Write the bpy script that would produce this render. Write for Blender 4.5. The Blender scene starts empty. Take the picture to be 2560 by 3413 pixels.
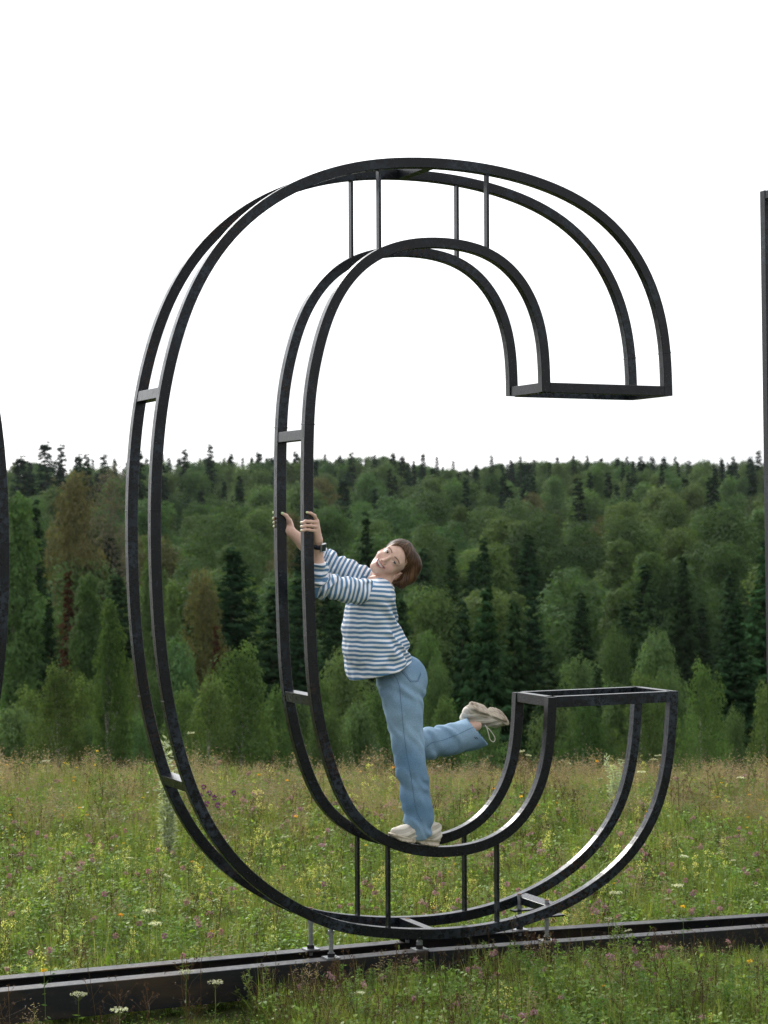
import bpy, bmesh, math, random
import numpy as np
from mathutils import Vector, Matrix

scene = bpy.context.scene
C = scene.collection
random.seed(7)
rng = np.random.default_rng(7)
PI = math.pi

# ------------------------------------------------------------------ camera
FPX = 6673.0; PIT = 0.0101; ROL = -0.0048          # focal length in photo pixels (2560 wide), tilt, roll
CAMZ = 2.42                                         # lens height above the meadow by the letter
cam_d = bpy.data.cameras.new('camera'); cam = bpy.data.objects.new('camera', cam_d); C.objects.link(cam)
cam_d.sensor_fit = 'HORIZONTAL'; cam_d.sensor_width = 24.0; cam_d.lens = 24.0 * FPX / 2560
cam_d.clip_start = 0.1; cam_d.clip_end = 6000
cr, sr, cp, sp = math.cos(ROL), math.sin(ROL), math.cos(PIT), math.sin(PIT)
r0, f0, u0 = Vector((1, 0, 0)), Vector((0, cp, sp)), Vector((0, -sp, cp))
CR = cr * r0 + sr * u0; CU = cr * u0 - sr * r0
mw = Matrix((CR, CU, -f0)).transposed().to_4x4(); mw.translation = Vector((0, 0, CAMZ))
cam.matrix_world = mw
cam_d.dof.use_dof = True; cam_d.dof.focus_distance = 10.45; cam_d.dof.aperture_fstop = 5.0
scene.camera = cam

# ------------------------------------------------------------------ light: bright thin overcast, sun behind to the left
SUN_EL, SUN_AZ = math.radians(35), math.radians(-31)          # azimuth from +Y (view direction), negative = left
w = bpy.data.worlds.new('World'); scene.world = w; w.use_nodes = True
nt = w.node_tree; nt.nodes.clear()
out = nt.nodes.new('ShaderNodeOutputWorld'); bg = nt.nodes.new('ShaderNodeBackground')
sky = nt.nodes.new('ShaderNodeTexSky'); sky.sky_type = 'NISHITA'; sky.sun_disc = False
sky.sun_elevation = SUN_EL; sky.sun_rotation = SUN_AZ
bg.inputs['Strength'].default_value = 0.1
tc = nt.nodes.new('ShaderNodeTexCoord'); mp = nt.nodes.new('ShaderNodeMapping'); mp.inputs['Scale'].default_value = (1, 1, 2.6)
no = nt.nodes.new('ShaderNodeTexNoise'); no.inputs['Scale'].default_value = 3.2; no.inputs['Detail'].default_value = 6; no.inputs['Roughness'].default_value = 0.55
rp = nt.nodes.new('ShaderNodeValToRGB'); rp.color_ramp.elements[0].position = 0.34; rp.color_ramp.elements[0].color = (.49, .515, .555, 1)
rp.color_ramp.elements[1].position = 0.55; rp.color_ramp.elements[1].color = (1.0, 1.01, 1.02, 1)
mx = nt.nodes.new('ShaderNodeMix'); mx.data_type = 'RGBA'; mx.inputs[0].default_value = 0.93      # cloud deck over the blue
nt.links.new(tc.outputs['Generated'], mp.inputs['Vector']); nt.links.new(mp.outputs[0], no.inputs['Vector'])
# thin cloud glows towards the sun and is duller away from it
nrmn = nt.nodes.new('ShaderNodeVectorMath'); nrmn.operation = 'DOT_PRODUCT'
nrmn.inputs[1].default_value = (math.sin(SUN_AZ) * math.cos(SUN_EL), math.cos(SUN_AZ) * math.cos(SUN_EL), math.sin(SUN_EL))
def wm(op, a, b):
    n = nt.nodes.new('ShaderNodeMath'); n.operation = op
    for i, v in ((0, a), (1, b)):
        if isinstance(v, (int, float)): n.inputs[i].default_value = v
        else: nt.links.new(v, n.inputs[i])
    return n.outputs[0]
nt.links.new(tc.outputs['Generated'], nrmn.inputs[0]); dt = nrmn.outputs['Value']
glow = wm('ADD', wm('ADD', 6.4, wm('MULTIPLY', 3.2, wm('POWER', wm('ADD', wm('MULTIPLY', dt, .5), .5), 2.0))), wm('MULTIPLY', 22.0, wm('POWER', wm('MAXIMUM', dt, 0.0), 10.0)))
gm = nt.nodes.new('ShaderNodeVectorMath'); gm.operation = 'SCALE'; nt.links.new(rp.outputs['Color'], gm.inputs[0]); nt.links.new(glow, gm.inputs['Scale'])
nt.links.new(no.outputs['Fac'], rp.inputs['Fac']); nt.links.new(sky.outputs[0], mx.inputs[6]); nt.links.new(gm.outputs[0], mx.inputs[7])
nt.links.new(mx.outputs[2], bg.inputs['Color']); nt.links.new(bg.outputs[0], out.inputs['Surface'])
sl = bpy.data.lights.new('sun', 'SUN'); so = bpy.data.objects.new('sun', sl); C.objects.link(so)
sl.energy = 1.5; sl.angle = math.radians(10); sl.color = (1.0, 0.955, 0.89)
sdir = Vector((math.sin(SUN_AZ) * math.cos(SUN_EL), math.cos(SUN_AZ) * math.cos(SUN_EL), math.sin(SUN_EL)))
so.rotation_euler = sdir.to_track_quat('Z', 'Y').to_euler(); so.location = (-8, 12, 14)
vs = scene.view_settings; vs.view_transform = 'Standard'; vs.look = 'None'; vs.exposure = 0.84; vs.gamma = 1.0; vs.use_curve_mapping = False
cy = scene.cycles; cy.use_denoising = True; cy.denoising_prefilter = 'NONE'; cy.denoising_input_passes = 'RGB_ALBEDO_NORMAL'; cy.max_bounces = 6; cy.transparent_max_bounces = 6; cy.diffuse_bounces = 3; cy.glossy_bounces = 2
cy.transmission_bounces = 3; cy.use_adaptive_sampling = True; cy.adaptive_threshold = 0.008; cy.caustics_reflective = False; cy.caustics_refractive = False

# ------------------------------------------------------------------ photo pixel -> place
TH = 0.4406                                         # the letter's plane is turned by this angle
S = 1.2
LO = Vector((0.7175 * S, 9.0 * S, 0.0))             # letter plane: foot of the upper arm's front corner
LU = Vector((math.cos(TH), math.sin(TH), 0)); LW = Vector((-math.sin(TH), math.cos(TH), 0))
def ray(px, py):                                    # photo pixel (2560 wide) -> direction
    return (f0 + (px - 1280) / FPX * CR - (py - 1706.5) / FPX * CU)
def LP(px, py, dd=0.0):                             # pixel -> (u, dd, z) on the letter-parallel plane dd metres behind its front
    d = ray(px, py); c0 = Vector((0, 0, CAMZ))
    t = (LO + dd * LW - c0).dot(LW) / d.dot(LW)
    p = c0 + t * d - LO
    return np.array((p.dot(LU), dd, p.z))
def LD(px, py, dd=0.0):                             # the same for a 1659-pixel-wide view of the photo
    return LP(px * 2560 / 1659, py * 2560 / 1659, dd)
def GP(px, py, z=0.0):                              # pixel (1659-wide) -> point at height z
    d = ray(px * 2560 / 1659, py * 2560 / 1659); t = (z - CAMZ) / d.z
    return Vector((0, 0, CAMZ)) + t * d
def AT(px, py, Y):                                  # pixel (1659-wide) -> point at distance Y
    d = ray(px * 2560 / 1659, py * 2560 / 1659); return Vector((0, 0, CAMZ)) + d * (Y / d.y)
def L2W(p): return LO + float(p[0]) * LU + float(p[1]) * LW + Vector((0, 0, float(p[2])))

# ------------------------------------------------------------------ helpers
def link(o, parent=None):
    C.objects.link(o)
    if parent is not None: o.parent = parent
    return o
def tag(o, label=None, cat=None, group=None, kind=None):
    if label: o['label'] = label
    if cat: o['category'] = cat
    if group: o['group'] = group
    if kind: o['kind'] = kind
    return o
def empty(name, loc=(0, 0, 0), rz=0.0, **k):
    o = bpy.data.objects.new(name, None); o.empty_display_size = 0.1; o.location = loc; o.rotation_euler = (0, 0, rz)
    link(o); return tag(o, **k)
def mesh(name, V, F, mat, parent=None, smooth=False, attrs=None, off=None):
    V = np.asarray(V, dtype=np.float64)
    if off is not None: V = V - np.asarray(off)
    me = bpy.data.meshes.new(name)
    if isinstance(F, np.ndarray):
        n = F.shape[1]
        me.vertices.add(len(V)); me.vertices.foreach_set('co', V.astype(np.float32).ravel())
        me.loops.add(F.size); me.loops.foreach_set('vertex_index', F.astype(np.int32).ravel())
        me.polygons.add(len(F)); me.polygons.foreach_set('loop_start', np.arange(0, F.size, n, dtype=np.int32))
        me.update(calc_edges=True)
    else:
        me.from_pydata([tuple(v) for v in V], [], F)
    if smooth: me.polygons.foreach_set('use_smooth', np.ones(len(me.polygons), dtype=bool))
    for k, a in (attrs or {}).items():
        a = np.asarray(a, dtype=np.float32)
        if a.ndim == 1:
            at = me.attributes.new(k, 'FLOAT', 'POINT'); at.data.foreach_set('value', a)
        else:
            at = me.attributes.new(k, 'FLOAT_COLOR', 'POINT')
            at.data.foreach_set('color', np.concatenate([a, np.ones((len(a), 1), np.float32)], 1).ravel())
    for m in (mat if isinstance(mat, (list, tuple)) else [mat]): me.materials.append(m)
    me.update(); me.validate()
    o = bpy.data.objects.new(name, me); link(o, parent); return o
class MB:                                           # collects boxes, tubes and strips into one mesh
    def __init__(s): s.V, s.F = [], []
    def add(s, V, F):
        b = len(s.V); s.V += [tuple(v) for v in V]; s.F += [tuple(i + b for i in f) for f in F]
    def box(s, a, b):
        x0, y0, z0 = a; x1, y1, z1 = b
        s.add([(x0,y0,z0),(x1,y0,z0),(x1,y1,z0),(x0,y1,z0),(x0,y0,z1),(x1,y0,z1),(x1,y1,z1),(x0,y1,z1)],
              [(0,3,2,1),(4,5,6,7),(0,1,5,4),(1,2,6,5),(2,3,7,6),(3,0,4,7)])
    def bar(s, a, b, wx, wy, up=(0, 0, 1)):         # rectangular bar from a to b
        a, b = Vector(a), Vector(b); t = (b - a).normalized(); x = t.cross(Vector(up))
        if x.length < 1e-4: x = t.cross(Vector((0, 1, 0)))
        x.normalize(); y = x.cross(t)
        v = []
        for p in (a, b):
            for sx, sy in ((-1,-1),(1,-1),(1,1),(-1,1)): v.append(p + x * wx * sx / 2 + y * wy * sy / 2)
        s.add(v, [(3,2,1,0),(4,5,6,7),(0,1,5,4),(1,2,6,5),(2,3,7,6),(3,0,4,7)])
    def tube(s, pts, rad, n=6, cap=True):
        pts = [Vector(p) for p in pts]; m = len(pts)
        if not hasattr(rad, '__len__'): rad = [rad] * m
        V, F = [], []; x = None
        for i, p in enumerate(pts):
            t = (pts[min(i+1, m-1)] - pts[max(i-1, 0)]).normalized()
            if x is None:
                x = t.cross(Vector((0.31, 0.2, 0.93)))
                if x.length < 1e-3: x = t.cross(Vector((1, 0, 0)))
            x = (x - t * x.dot(t)).normalized(); y = t.cross(x)
            for j in range(n):
                a = 2 * PI * j / n; V.append(p + (x * math.cos(a) + y * math.sin(a)) * rad[i])
        for i in range(m - 1):
            for j in range(n): F.append((i*n+j, i*n+(j+1) % n, (i+1)*n+(j+1) % n, (i+1)*n+j))
        if cap: F.append(tuple(range(n))[::-1]); F.append(tuple((m-1)*n+j for j in range(n)))
        s.add(V, F)
    def disc(s, c, r, nrm, n=8):
        nrm = Vector(nrm).normalized(); x = nrm.orthogonal().normalized(); y = nrm.cross(x)
        s.add([Vector(c) + (x*math.cos(2*PI*j/n) + y*math.sin(2*PI*j/n))*r for j in range(n)], [tuple(range(n))])
    def build(s, name, mat, parent=None, off=None, smooth=False, bevel=0):
        o = mesh(name, s.V, s.F, mat, parent, smooth=smooth, off=off)
        if bevel:
            b = o.modifiers.new('bevel', 'BEVEL'); b.width = bevel; b.segments = 2; b.limit_method = 'ANGLE'; b.angle_limit = math.radians(40)
        return o

# ------------------------------------------------------------------ materials
def newmat(name):
    m = bpy.data.materials.new(name); m.use_nodes = True
    return m, m.node_tree, m.node_tree.nodes['Principled BSDF']
def nd(nt, typ, **kw):
    n = nt.nodes.new(typ)
    for k, v in kw.items():
        if k.startswith('i_'):
            key = k[2:]; n.inputs[int(key) if key.isdigit() else key.replace('_', ' ')].default_value = v
        else: setattr(n, k, v)
    return n
def mixc(nt, a, b, fac, blend='MIX'):
    m = nt.nodes.new('ShaderNodeMix'); m.data_type = 'RGBA'; m.blend_type = blend
    for i, v in ((6, a), (7, b), (0, fac)):
        if hasattr(v, 'is_linked') or hasattr(v, 'links'): nt.links.new(v, m.inputs[i])
        else: m.inputs[i].default_value = v
    return m.outputs[2]
def ramp(nt, fac, *st):
    r = nt.nodes.new('ShaderNodeValToRGB'); cr_ = r.color_ramp
    while len(cr_.elements) > len(st): cr_.elements.remove(cr_.elements[-1])
    while len(cr_.elements) < len(st): cr_.elements.new(0.5)
    for e, (p, c) in zip(cr_.elements, st): e.position = p; e.color = (c, c, c, 1) if not hasattr(c, '__len__') else tuple(c) + ((1,) if len(c) == 3 else ())
    nt.links.new(fac, r.inputs['Fac']); return r.outputs['Color']
def noise(nt, scale, detail=4, rough=0.55, vec=None, dist=0):
    n = nd(nt, 'ShaderNodeTexNoise'); n.inputs['Scale'].default_value = scale; n.inputs['Detail'].default_value = detail
    n.inputs['Roughness'].default_value = rough; n.inputs['Distortion'].default_value = dist
    if vec is not None: nt.links.new(vec, n.inputs['Vector'])
    return n.outputs['Fac']
def objco(nt, scale=None):
    t = nt.nodes.new('ShaderNodeTexCoord'); v = t.outputs['Object']
    if scale is not None:
        m = nt.nodes.new('ShaderNodeMapping'); m.inputs['Scale'].default_value = scale; nt.links.new(v, m.inputs['Vector']); v = m.outputs[0]
    return v
def bump(nt, h, strength, dist=0.01, base=None):
    b = nd(nt, 'ShaderNodeBump'); b.inputs['Strength'].default_value = strength; b.inputs['Distance'].default_value = dist
    nt.links.new(h, b.inputs['Height'])
    if base is not None: nt.links.new(base, b.inputs['Normal'])
    return b.outputs[0]
def plain(name, col, rough=0.5, metal=0.0, var=0.0, vscale=20, spec=0.5):
    m, nt, p = newmat(name); p.inputs['Roughness'].default_value = rough; p.inputs['Metallic'].default_value = metal
    p.inputs['Specular IOR Level'].default_value = spec
    c = tuple(col) + (1,)
    if var:
        f = noise(nt, vscale, 5, 0.6, objco(nt)); r = ramp(nt, f, (0.3, 1 - var), (0.7, 1 + var))
        nt.links.new(mixc(nt, c, r, 1.0, 'MULTIPLY'), p.inputs['Base Color'])
    else: p.inputs['Base Color'].default_value = c
    return m

def mk_paint():
    m, nt, p = newmat('black_paint'); v = objco(nt)
    n1 = noise(nt, 3.0, 3, 0.5, v); n2 = noise(nt, 42, 7, 0.72, v)
    a = nd(nt, 'ShaderNodeMath', operation='MULTIPLY'); nt.links.new(ramp(nt, n1, (0.46, 0), (0.62, 1)), a.inputs[0]); nt.links.new(ramp(nt, n2, (0.47, 0), (0.56, 1)), a.inputs[1])
    f2 = ramp(nt, noise(nt, 34, 6, 0.7, v), (0.60, 0), (0.68, 0.8))
    mxx = nd(nt, 'ShaderNodeMath', operation='MAXIMUM'); nt.links.new(a.outputs[0], mxx.inputs[0]); nt.links.new(f2, mxx.inputs[1])
    worn = mixc(nt, (0.005, 0.006, 0.008, 1), (0.026, 0.035, 0.049, 1), mxx.outputs[0])
    ru = nd(nt, 'ShaderNodeMath', operation='MULTIPLY'); nt.links.new(ramp(nt, noise(nt, 2.3, 2, 0.5, v), (0.57, 0), (0.66, 1)), ru.inputs[0]); nt.links.new(ramp(nt, noise(nt, 60, 5, 0.7, v), (0.54, 0), (0.6, 1)), ru.inputs[1])
    col = mixc(nt, worn, (0.035, 0.016, 0.010, 1), ru.outputs[0])
    nt.links.new(col, p.inputs['Base Color'])
    nt.links.new(ramp(nt, n2, (0.3, 0.22), (0.7, 0.38)), p.inputs['Roughness'])
    p.inputs['Specular IOR Level'].default_value = 0.27
    nt.links.new(bump(nt, noise(nt, 120, 3, 0.5, v), 0.12, 0.004), p.inputs['Normal'])
    return m
PAINT = mk_paint()
def mk_beam():
    m, nt, p = newmat('beam_steel'); v = objco(nt); vs_ = objco(nt, (1, 4, 4))
    n1 = noise(nt, 2.2, 5, 0.6, vs_); n2 = noise(nt, 30, 6, 0.7, v)
    c = mixc(nt, (0.009, 0.010, 0.013, 1), (0.040, 0.026, 0.017, 1), ramp(nt, n1, (0.45, 0), (0.68, 1)))
    c = mixc(nt, c, (0.06, 0.062, 0.066, 1), ramp(nt, n2, (0.62, 0), (0.72, 0.6)))
    nt.links.new(c, p.inputs['Base Color']); nt.links.new(ramp(nt, n2, (0.3, 0.33), (0.7, 0.55)), p.inputs['Roughness'])
    p.inputs['Specular IOR Level'].default_value = 0.3; nt.links.new(bump(nt, n2, 0.15, 0.004), p.inputs['Normal']); return m
BEAM = mk_beam()
ZINC = plain('zinc_rod', (0.27, 0.28, 0.29), 0.42, 0.7, 0.25, 60)
RUST = plain('rusty_cap', (0.16, 0.07, 0.035), 0.8, 0.1, 0.3, 90)
# ------------------------------------------------------------------ the letter: two parallel frames of bent square tube
T = 0.054; DEP = 0.41; TD = 0.048
K = 0.42194
def zz(ox, oy, pts): return [(ox + K * x, oy + K * y) for x, y in pts]
OUT = (zz(1650, 650, [(1405,1586),(1407,1215),(1395,1080),(1365,910),(1325,770),(1270,630),(1200,490),(1130,370),(1050,270),(960,180),(850,85),(735,0)])
  + zz(1100, 480, [(1659,245),(1400,175),(1200,137),(1000,110),(800,97),(650,93),(500,95),(300,105),(150,128)])
  + zz(400, 500, [(1659,125),(1480,180),(1320,250),(1230,295),(1120,370),(990,465),(860,590),(760,700),(680,820),(610,945),(545,1060),(480,1220),(420,1390),(390,1530),(360,1659)])
  + zz(400, 1200, [(325,120),(300,240),(283,400),(262,600),(248,800),(240,1000),(238,1200),(240,1450)])
  + zz(400, 1900, [(245,0),(252,200),(262,400),(275,560),(295,760),(320,950),(350,1130),(385,1280),(425,1430),(470,1600)])
  + zz(500, 2500, [(258,270),(300,395),(350,500),(420,640),(500,770),(580,880),(650,965),(780,1078),(900,1165),(1000,1230),(1100,1290),(1250,1360),(1400,1420),(1550,1458)])
  + zz(1100, 2600, [(0,1195),(237,1237),(450,1262),(650,1272),(850,1272),(1050,1260),(1250,1235),(1450,1195)])
  + [(1660 + .5425 * x, 2450 + .5425 * y) for x, y in [(150,1190),(300,1140),(450,1075),(600,985),(750,870),(850,775),(930,670),(1000,540),(1050,400),(1075,290),(1088,200)]]
  + zz(1650, 2250, [(1436,520),(1447,300),(1453,128)]))
INN = (zz(1650, 650, [(442,1553),(442,1486),(440,1280),(425,1090),(390,940),(340,800),(270,670),(180,555),(100,480),(0,412)])
  + zz(1100, 480, [(1150,765),(1000,738),(850,726),(700,728),(550,748),(400,797),(300,850),(200,930),(120,1020),(60,1110),(0,1215)])
  + zz(400, 500, [(1620,1260),(1580,1375),(1545,1510),(1515,1659)])
  + zz(400, 1200, [(1478,150),(1465,320),(1458,500),(1453,700),(1452,1000),(1453,1300),(1457,1659)])
  + zz(400, 1900, [(1468,250),(1475,500),(1483,700),(1490,850),(1500,960),(1518,1080),(1548,1250),(1582,1400),(1620,1540)])
  + zz(500, 2500, [(1412,190),(1462,310)])
  + zz(1100, 2600, [(60,182),(130,292),(200,374),(300,460),(400,520),(475,556),(600,595),(750,617),(900,622),(1050,610),(1200,582)])
  + zz(1650, 2250, [(0,1375),(100,1322),(200,1240),(300,1120),(380,980),(440,800),(470,640),(482,480),(490,238),(492,178)]))
def smooth_curve(px, n=170, sig=3.2):
    P = np.array([LP(x, y)[[0, 2]] for x, y in px])
    s = np.r_[0, np.cumsum(np.linalg.norm(np.diff(P, axis=0), axis=1))]
    t = np.linspace(0, s[-1], n); Q = np.stack([np.interp(t, s, P[:, i]) for i in (0, 1)], 1)
    pad = 12; k = np.exp(-0.5 * (np.arange(-pad, pad + 1) / sig) ** 2); k /= k.sum()
    A = np.concatenate([2 * Q[0] - Q[pad:0:-1], Q, 2 * Q[-1] - Q[-2:-pad-2:-1]])
    R = np.stack([np.convolve(A[:, i], k, 'valid') for i in (0, 1)], 1)
    return R
Cout = smooth_curve(OUT); Cinn = smooth_curve(INN)
def sweep(curve, side, dd0, dd1, t):
    """square tube along a curve in the letter plane; the curve is one edge, the tube lies on the given side"""
    tan = np.gradient(curve, axis=0); tan /= np.linalg.norm(tan, axis=1)[:, None]
    nrm = np.stack([-tan[:, 1], tan[:, 0]], 1) * side
    A = curve; B = curve + nrm * t; n = len(curve)
    e = 0.0025                                       # rounded corners
    prof = []
    def row(fr, dd): return np.stack([A[:, 0]*(1-fr)+B[:, 0]*fr, np.full(n, dd), A[:, 1]*(1-fr)+B[:, 1]*fr], 1)
    q = e / t
    for fr, dd in ((q, dd0), (0, dd0+e), (0, dd1-e), (q, dd1), (1-q, dd1), (1, dd1-e), (1, dd0+e), (1-q, dd0)): prof.append(row(fr, dd))
    V = np.stack(prof, 1).reshape(-1, 3); m = 8
    F = [(i*m+j, i*m+(j+1) % m, (i+1)*m+(j+1) % m, (i+1)*m+j) for i in range(n-1) for j in range(m)]
    F += [tuple(range(m))[::-1], tuple((n-1)*m+j for j in range(m))]
    if side > 0: F = [f[::-1] for f in F]
    return V, F
base_u = float(Cout[np.argmin(Cout[:, 1]), 0]); base_z = float(Cout[:, 1].min())
letter = empty('letter_sculpture', L2W((base_u, DEP/2, base_z)), TH, label='tall open letter of black square tubing in which a woman stands', cat='sculpture')
LOFF = (base_u, DEP/2, base_z)
def lpart(name, V, F, mat=None): return mesh(name, V, F, mat or PAINT, letter, off=LOFF)
def lbox(name, a, b, mat=None, bev=0.002, parent=None):
    m = MB(); m.box(a, b); return m.build(name, mat or PAINT, parent or letter, off=LOFF, bevel=bev)
for d0 in (0.0, DEP - TD):
    lpart('outer_tube', *sweep(Cout, 1, d0, d0 + TD, T))
    lpart('inner_tube', *sweep(Cinn, 1, d0, d0 + TD, T))
def on_curve(c, u=None, z=None, lo=None, hi=None, pick=None):
    out_ = []
    for i in range(len(c) - 1):
        a, b = c[i], c[i+1]; k = 0 if u is not None else 1; val = u if u is not None else z
        if (a[k] - val) * (b[k] - val) <= 0 and a[k] != b[k]:
            f = (val - a[k]) / (b[k] - a[k]); out_.append(a + f * (b - a))
    return min(out_, key=pick)
# end frames of the two arms (the open ends of the letter)
uz = LP(*zz(1650, 650, [(378, 1553)])[0])[2]; lz = LP(*zz(1650, 2250, [(425, 178)])[0])[2]
uL = LP(*zz(1650, 650, [(378, 1553)])[0])[0]; uR = Cout[0][0]; lL = LP(*zz(1650, 2250, [(425, 178)])[0])[0]; lR = Cout[-1][0]
g = 0.003
for (a, b, z0, z1) in ((uL, uR, uz, uz + T), (lL, lR, lz - T, lz)):
    for d0 in (0.0, DEP - TD):
        lbox('end_tube', (a + T - g, d0 + g, z0 - g), (b - T + g, d0 + TD - g, z1 - g if z0 > 2 else z1 + g))
    for x0 in (a, b - T):
        lbox('cross_bar', (x0 + g, TD - g, z0 - g if z0 > 2 else z0 + g), (x0 + T - g, DEP - TD + g, z1 - g if z0 > 2 else z1 + g))
# cross bars joining the two frames down the left side
for px, py, c in ((295*1.5431, 858*1.5431, Cout), (343*1.5431, 1682*1.5431, Cout), (598*1.5431, 945*1.5431, Cinn), (612*1.5431, 1503*1.5431, Cinn)):
    z = LP(px, py, DEP - TD)[2]
    q = on_curve(c, z=z, pick=lambda p: p[0]); j = int(np.argmin(np.abs(c[:, 1] - z) + 5 * (np.abs(c[:, 0] - q[0]) > 0.1)))
    tan = c[min(j+2, len(c)-1)] - c[max(j-2, 0)]; tan /= np.linalg.norm(tan)
    m = MB(); ctr = Vector((q[0] + T/2, 0, z))
    m.bar(ctr + Vector((0, TD - g, 0)), ctr + Vector((0, DEP - TD + g, 0)), T - 2*g, T, up=(float(tan[0]), 0, float(tan[1])))
    m.build('cross_bar', PAINT, letter, off=LOFF, bevel=0.002)
# cross bars at the crown and along the bottom
def bottom_bar(u):
    q = on_curve(Cout, u=u, pick=lambda p: p[1]); j = int(np.argmin(np.linalg.norm(Cout - q, axis=1)))
    tan = Cout[j+1] - Cout[j-1]; tan /= np.linalg.norm(tan)
    ctr = Vector((u, 0, q[1])) + Vector((-tan[1], 0, tan[0])) * (T/2 * (1 if tan[0] > 0 else -1))
    m = MB(); m.bar(ctr + Vector((0, TD - g, 0)), ctr + Vector((0, DEP - TD + g, 0)), T - 2*g, T, up=(float(tan[0]), 0, float(tan[1])))
    m.build('cross_bar', PAINT, letter, off=LOFF, bevel=0.002); return ctr
ub = [LD(925, 2005, 0.06)[0], LD(1190, 1962, 0.06)[0]]
for u in ub: bottom_bar(u)
u = LD(935, 362, 0.05)[0]; q = on_curve(Cout, u=u, pick=lambda p: -p[1])
lbox('cross_bar', (u - T, TD - g, q[1] - T), (u, DEP - TD + g, q[1] - g))
# thin struts between the outer and inner curves
SW = 0.014
def strut(px, py, dd, top):
    u = LD(px, py, dd)[0]; c = dd
    if top: za = on_curve(Cout, u=u, pick=lambda p: -p[1])[1] - T; zb = on_curve(Cinn, u=u, pick=lambda p: -p[1])[1]
    else: za = on_curve(Cinn, u=u, pick=lambda p: p[1])[1]; zb = on_curve(Cout, u=u, pick=lambda p: p[1])[1] + T
    lbox('strut', (u - SW/2, c - 0.019, zb - 0.012), (u + SW/2, c + 0.019, za + 0.012))
FR, BK = TD/2, DEP - TD/2
for px, dd in ((818, FR), (1051, FR), (758, BK), (986, BK)): strut(px, 450, dd, True)
for px, dd in ((838, FR), (1073, FR), (772, BK), (1003, BK)): strut(px, 1900, dd, False)

# slits cut into the tubes for bending, and the weld seams between lengths of tube
SLIT = plain('slit', (.004, .004, .005), .8)
def slits(c, d0):
    tan = np.gradient(c, axis=0); tan /= np.linalg.norm(tan, axis=1)[:, None]; nrm = np.stack([-tan[:, 1], tan[:, 0]], 1)
    s_ = np.r_[0, np.cumsum(np.linalg.norm(np.diff(c, axis=0), axis=1))]
    for off_ in (-.0004, T + .0004):
        m = MB(); a = .09
        while a < s_[-1] - .2:
            L_ = random.uniform(.045, .085); q_ = np.linspace(a, a + L_, 4); dc = d0 + TD * random.uniform(.35, .6)
            P_ = [np.array([np.interp(t, s_, c[:, i] + nrm[:, i] * off_) for i in (0, 1)]) for t in q_]
            V = [(p[0], dc + e, p[1]) for p in P_ for e in (-.0013, .0013)]
            m.add(V, [(0, 1, 3, 2), (2, 3, 5, 4), (4, 5, 7, 6)]); a += L_ + random.uniform(.05, .12)
        m.build('bending_slits', SLIT, letter, off=LOFF)['kind'] = 'stuff'
for c in (Cout, Cinn):
    for d0 in (0.0, DEP - TD): slits(c, d0)
def weld(c, u_sel, z, d0):
    q = on_curve(c, z=z, pick=u_sel); j = int(np.argmin(np.linalg.norm(c - q, axis=1))); tan = c[min(j+2, len(c)-1)] - c[max(j-2, 0)]; tan /= np.linalg.norm(tan); nr = np.array((-tan[1], tan[0]))
    m = MB(); k = [q + nr * a + tan * b for a, b in ((-.0012, -.003), (T + .0012, -.003), (T + .0012, .003), (-.0012, .003))]
    m.add([(p[0], dd, p[1]) for dd in (d0 - .0012, d0 + TD + .0012) for p in k], [(0, 1, 2, 3), (7, 6, 5, 4), (0, 4, 5, 1), (1, 5, 6, 2), (2, 6, 7, 3), (3, 7, 4, 0)]); m.build('weld_seam', PAINT, letter, off=LOFF, bevel=.001)
for d0 in (0.0, DEP - TD):
    weld(Cout, lambda p: -p[0], LP(2230, 1175)[2], d0); weld(Cout, lambda p: -p[0], LP(2250, 2560)[2], d0); weld(Cinn, lambda p: p[0], LP(1010, 1412)[2], d0)
    weld(Cout, lambda p: p[0], LP(520, 1700)[2], d0); weld(Cout, lambda p: p[0], LP(560, 2340)[2], d0); weld(Cinn, lambda p: p[0], LP(1010, 2120)[2], d0)

# ------------------------------------------------------------------ the two steel channels the letters stand on
FRX, BRX = 0.02, 0.30       # front edge of front channel / of back channel (behind the letter's front)
FLW, HB, TH_ = 0.09, 0.16, 0.008
rails = []
def railz(px, py, dd): p = LP(px, py, dd); return p[0], p[2]
def channel(pts, dd0, front):
    me_ = None
    objs = []
    for (ua, za), (ub_, zb) in zip(pts[:-1], pts[1:]):
        t = empty('steel_channel', L2W((ua, dd0 + FLW/2, za - HB)), TH)
        off = (ua, dd0 + FLW/2, za - HB)
        def slab(name, d0, d1, dz0, dz1):
            m = MB(); m.add([(ua,d0,za+dz0),(ub_,d0,zb+dz0),(ub_,d1,zb+dz0),(ua,d1,za+dz0),(ua,d0,za+dz1),(ub_,d0,zb+dz1),(ub_,d1,zb+dz1),(ua,d1,za+dz1)],
              [(0,3,2,1),(4,5,6,7),(0,1,5,4),(1,2,6,5),(2,3,7,6),(3,0,4,7)])
            return m.build(name, BEAM, t, off=off, bevel=0.002)
        wd = (dd0, dd0 + TH_) if front else (dd0 + FLW - TH_, dd0 + FLW)
        slab('web', wd[0] + 0.0, wd[1], -HB + 0.001, -0.001)
        slab('flange', dd0 + (0.002 if front else 0), dd0 + FLW - (0 if front else 0.002), -TH_, 0.0)
        slab('flange', dd0 + (0.002 if front else 0), dd0 + FLW - (0 if front else 0.002), -HB, -HB + TH_)
        objs.append(t)
    return objs
fz = [railz(0, 3306, FRX), railz(1000, 3211, FRX), railz(1850, 3141.7, FRX), railz(2560, 3090, FRX)]
bz = [railz(0, 3265, BRX), railz(1000, 3174, BRX), railz(1850, 3098, BRX), railz(2560, 3053, BRX)]
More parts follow.
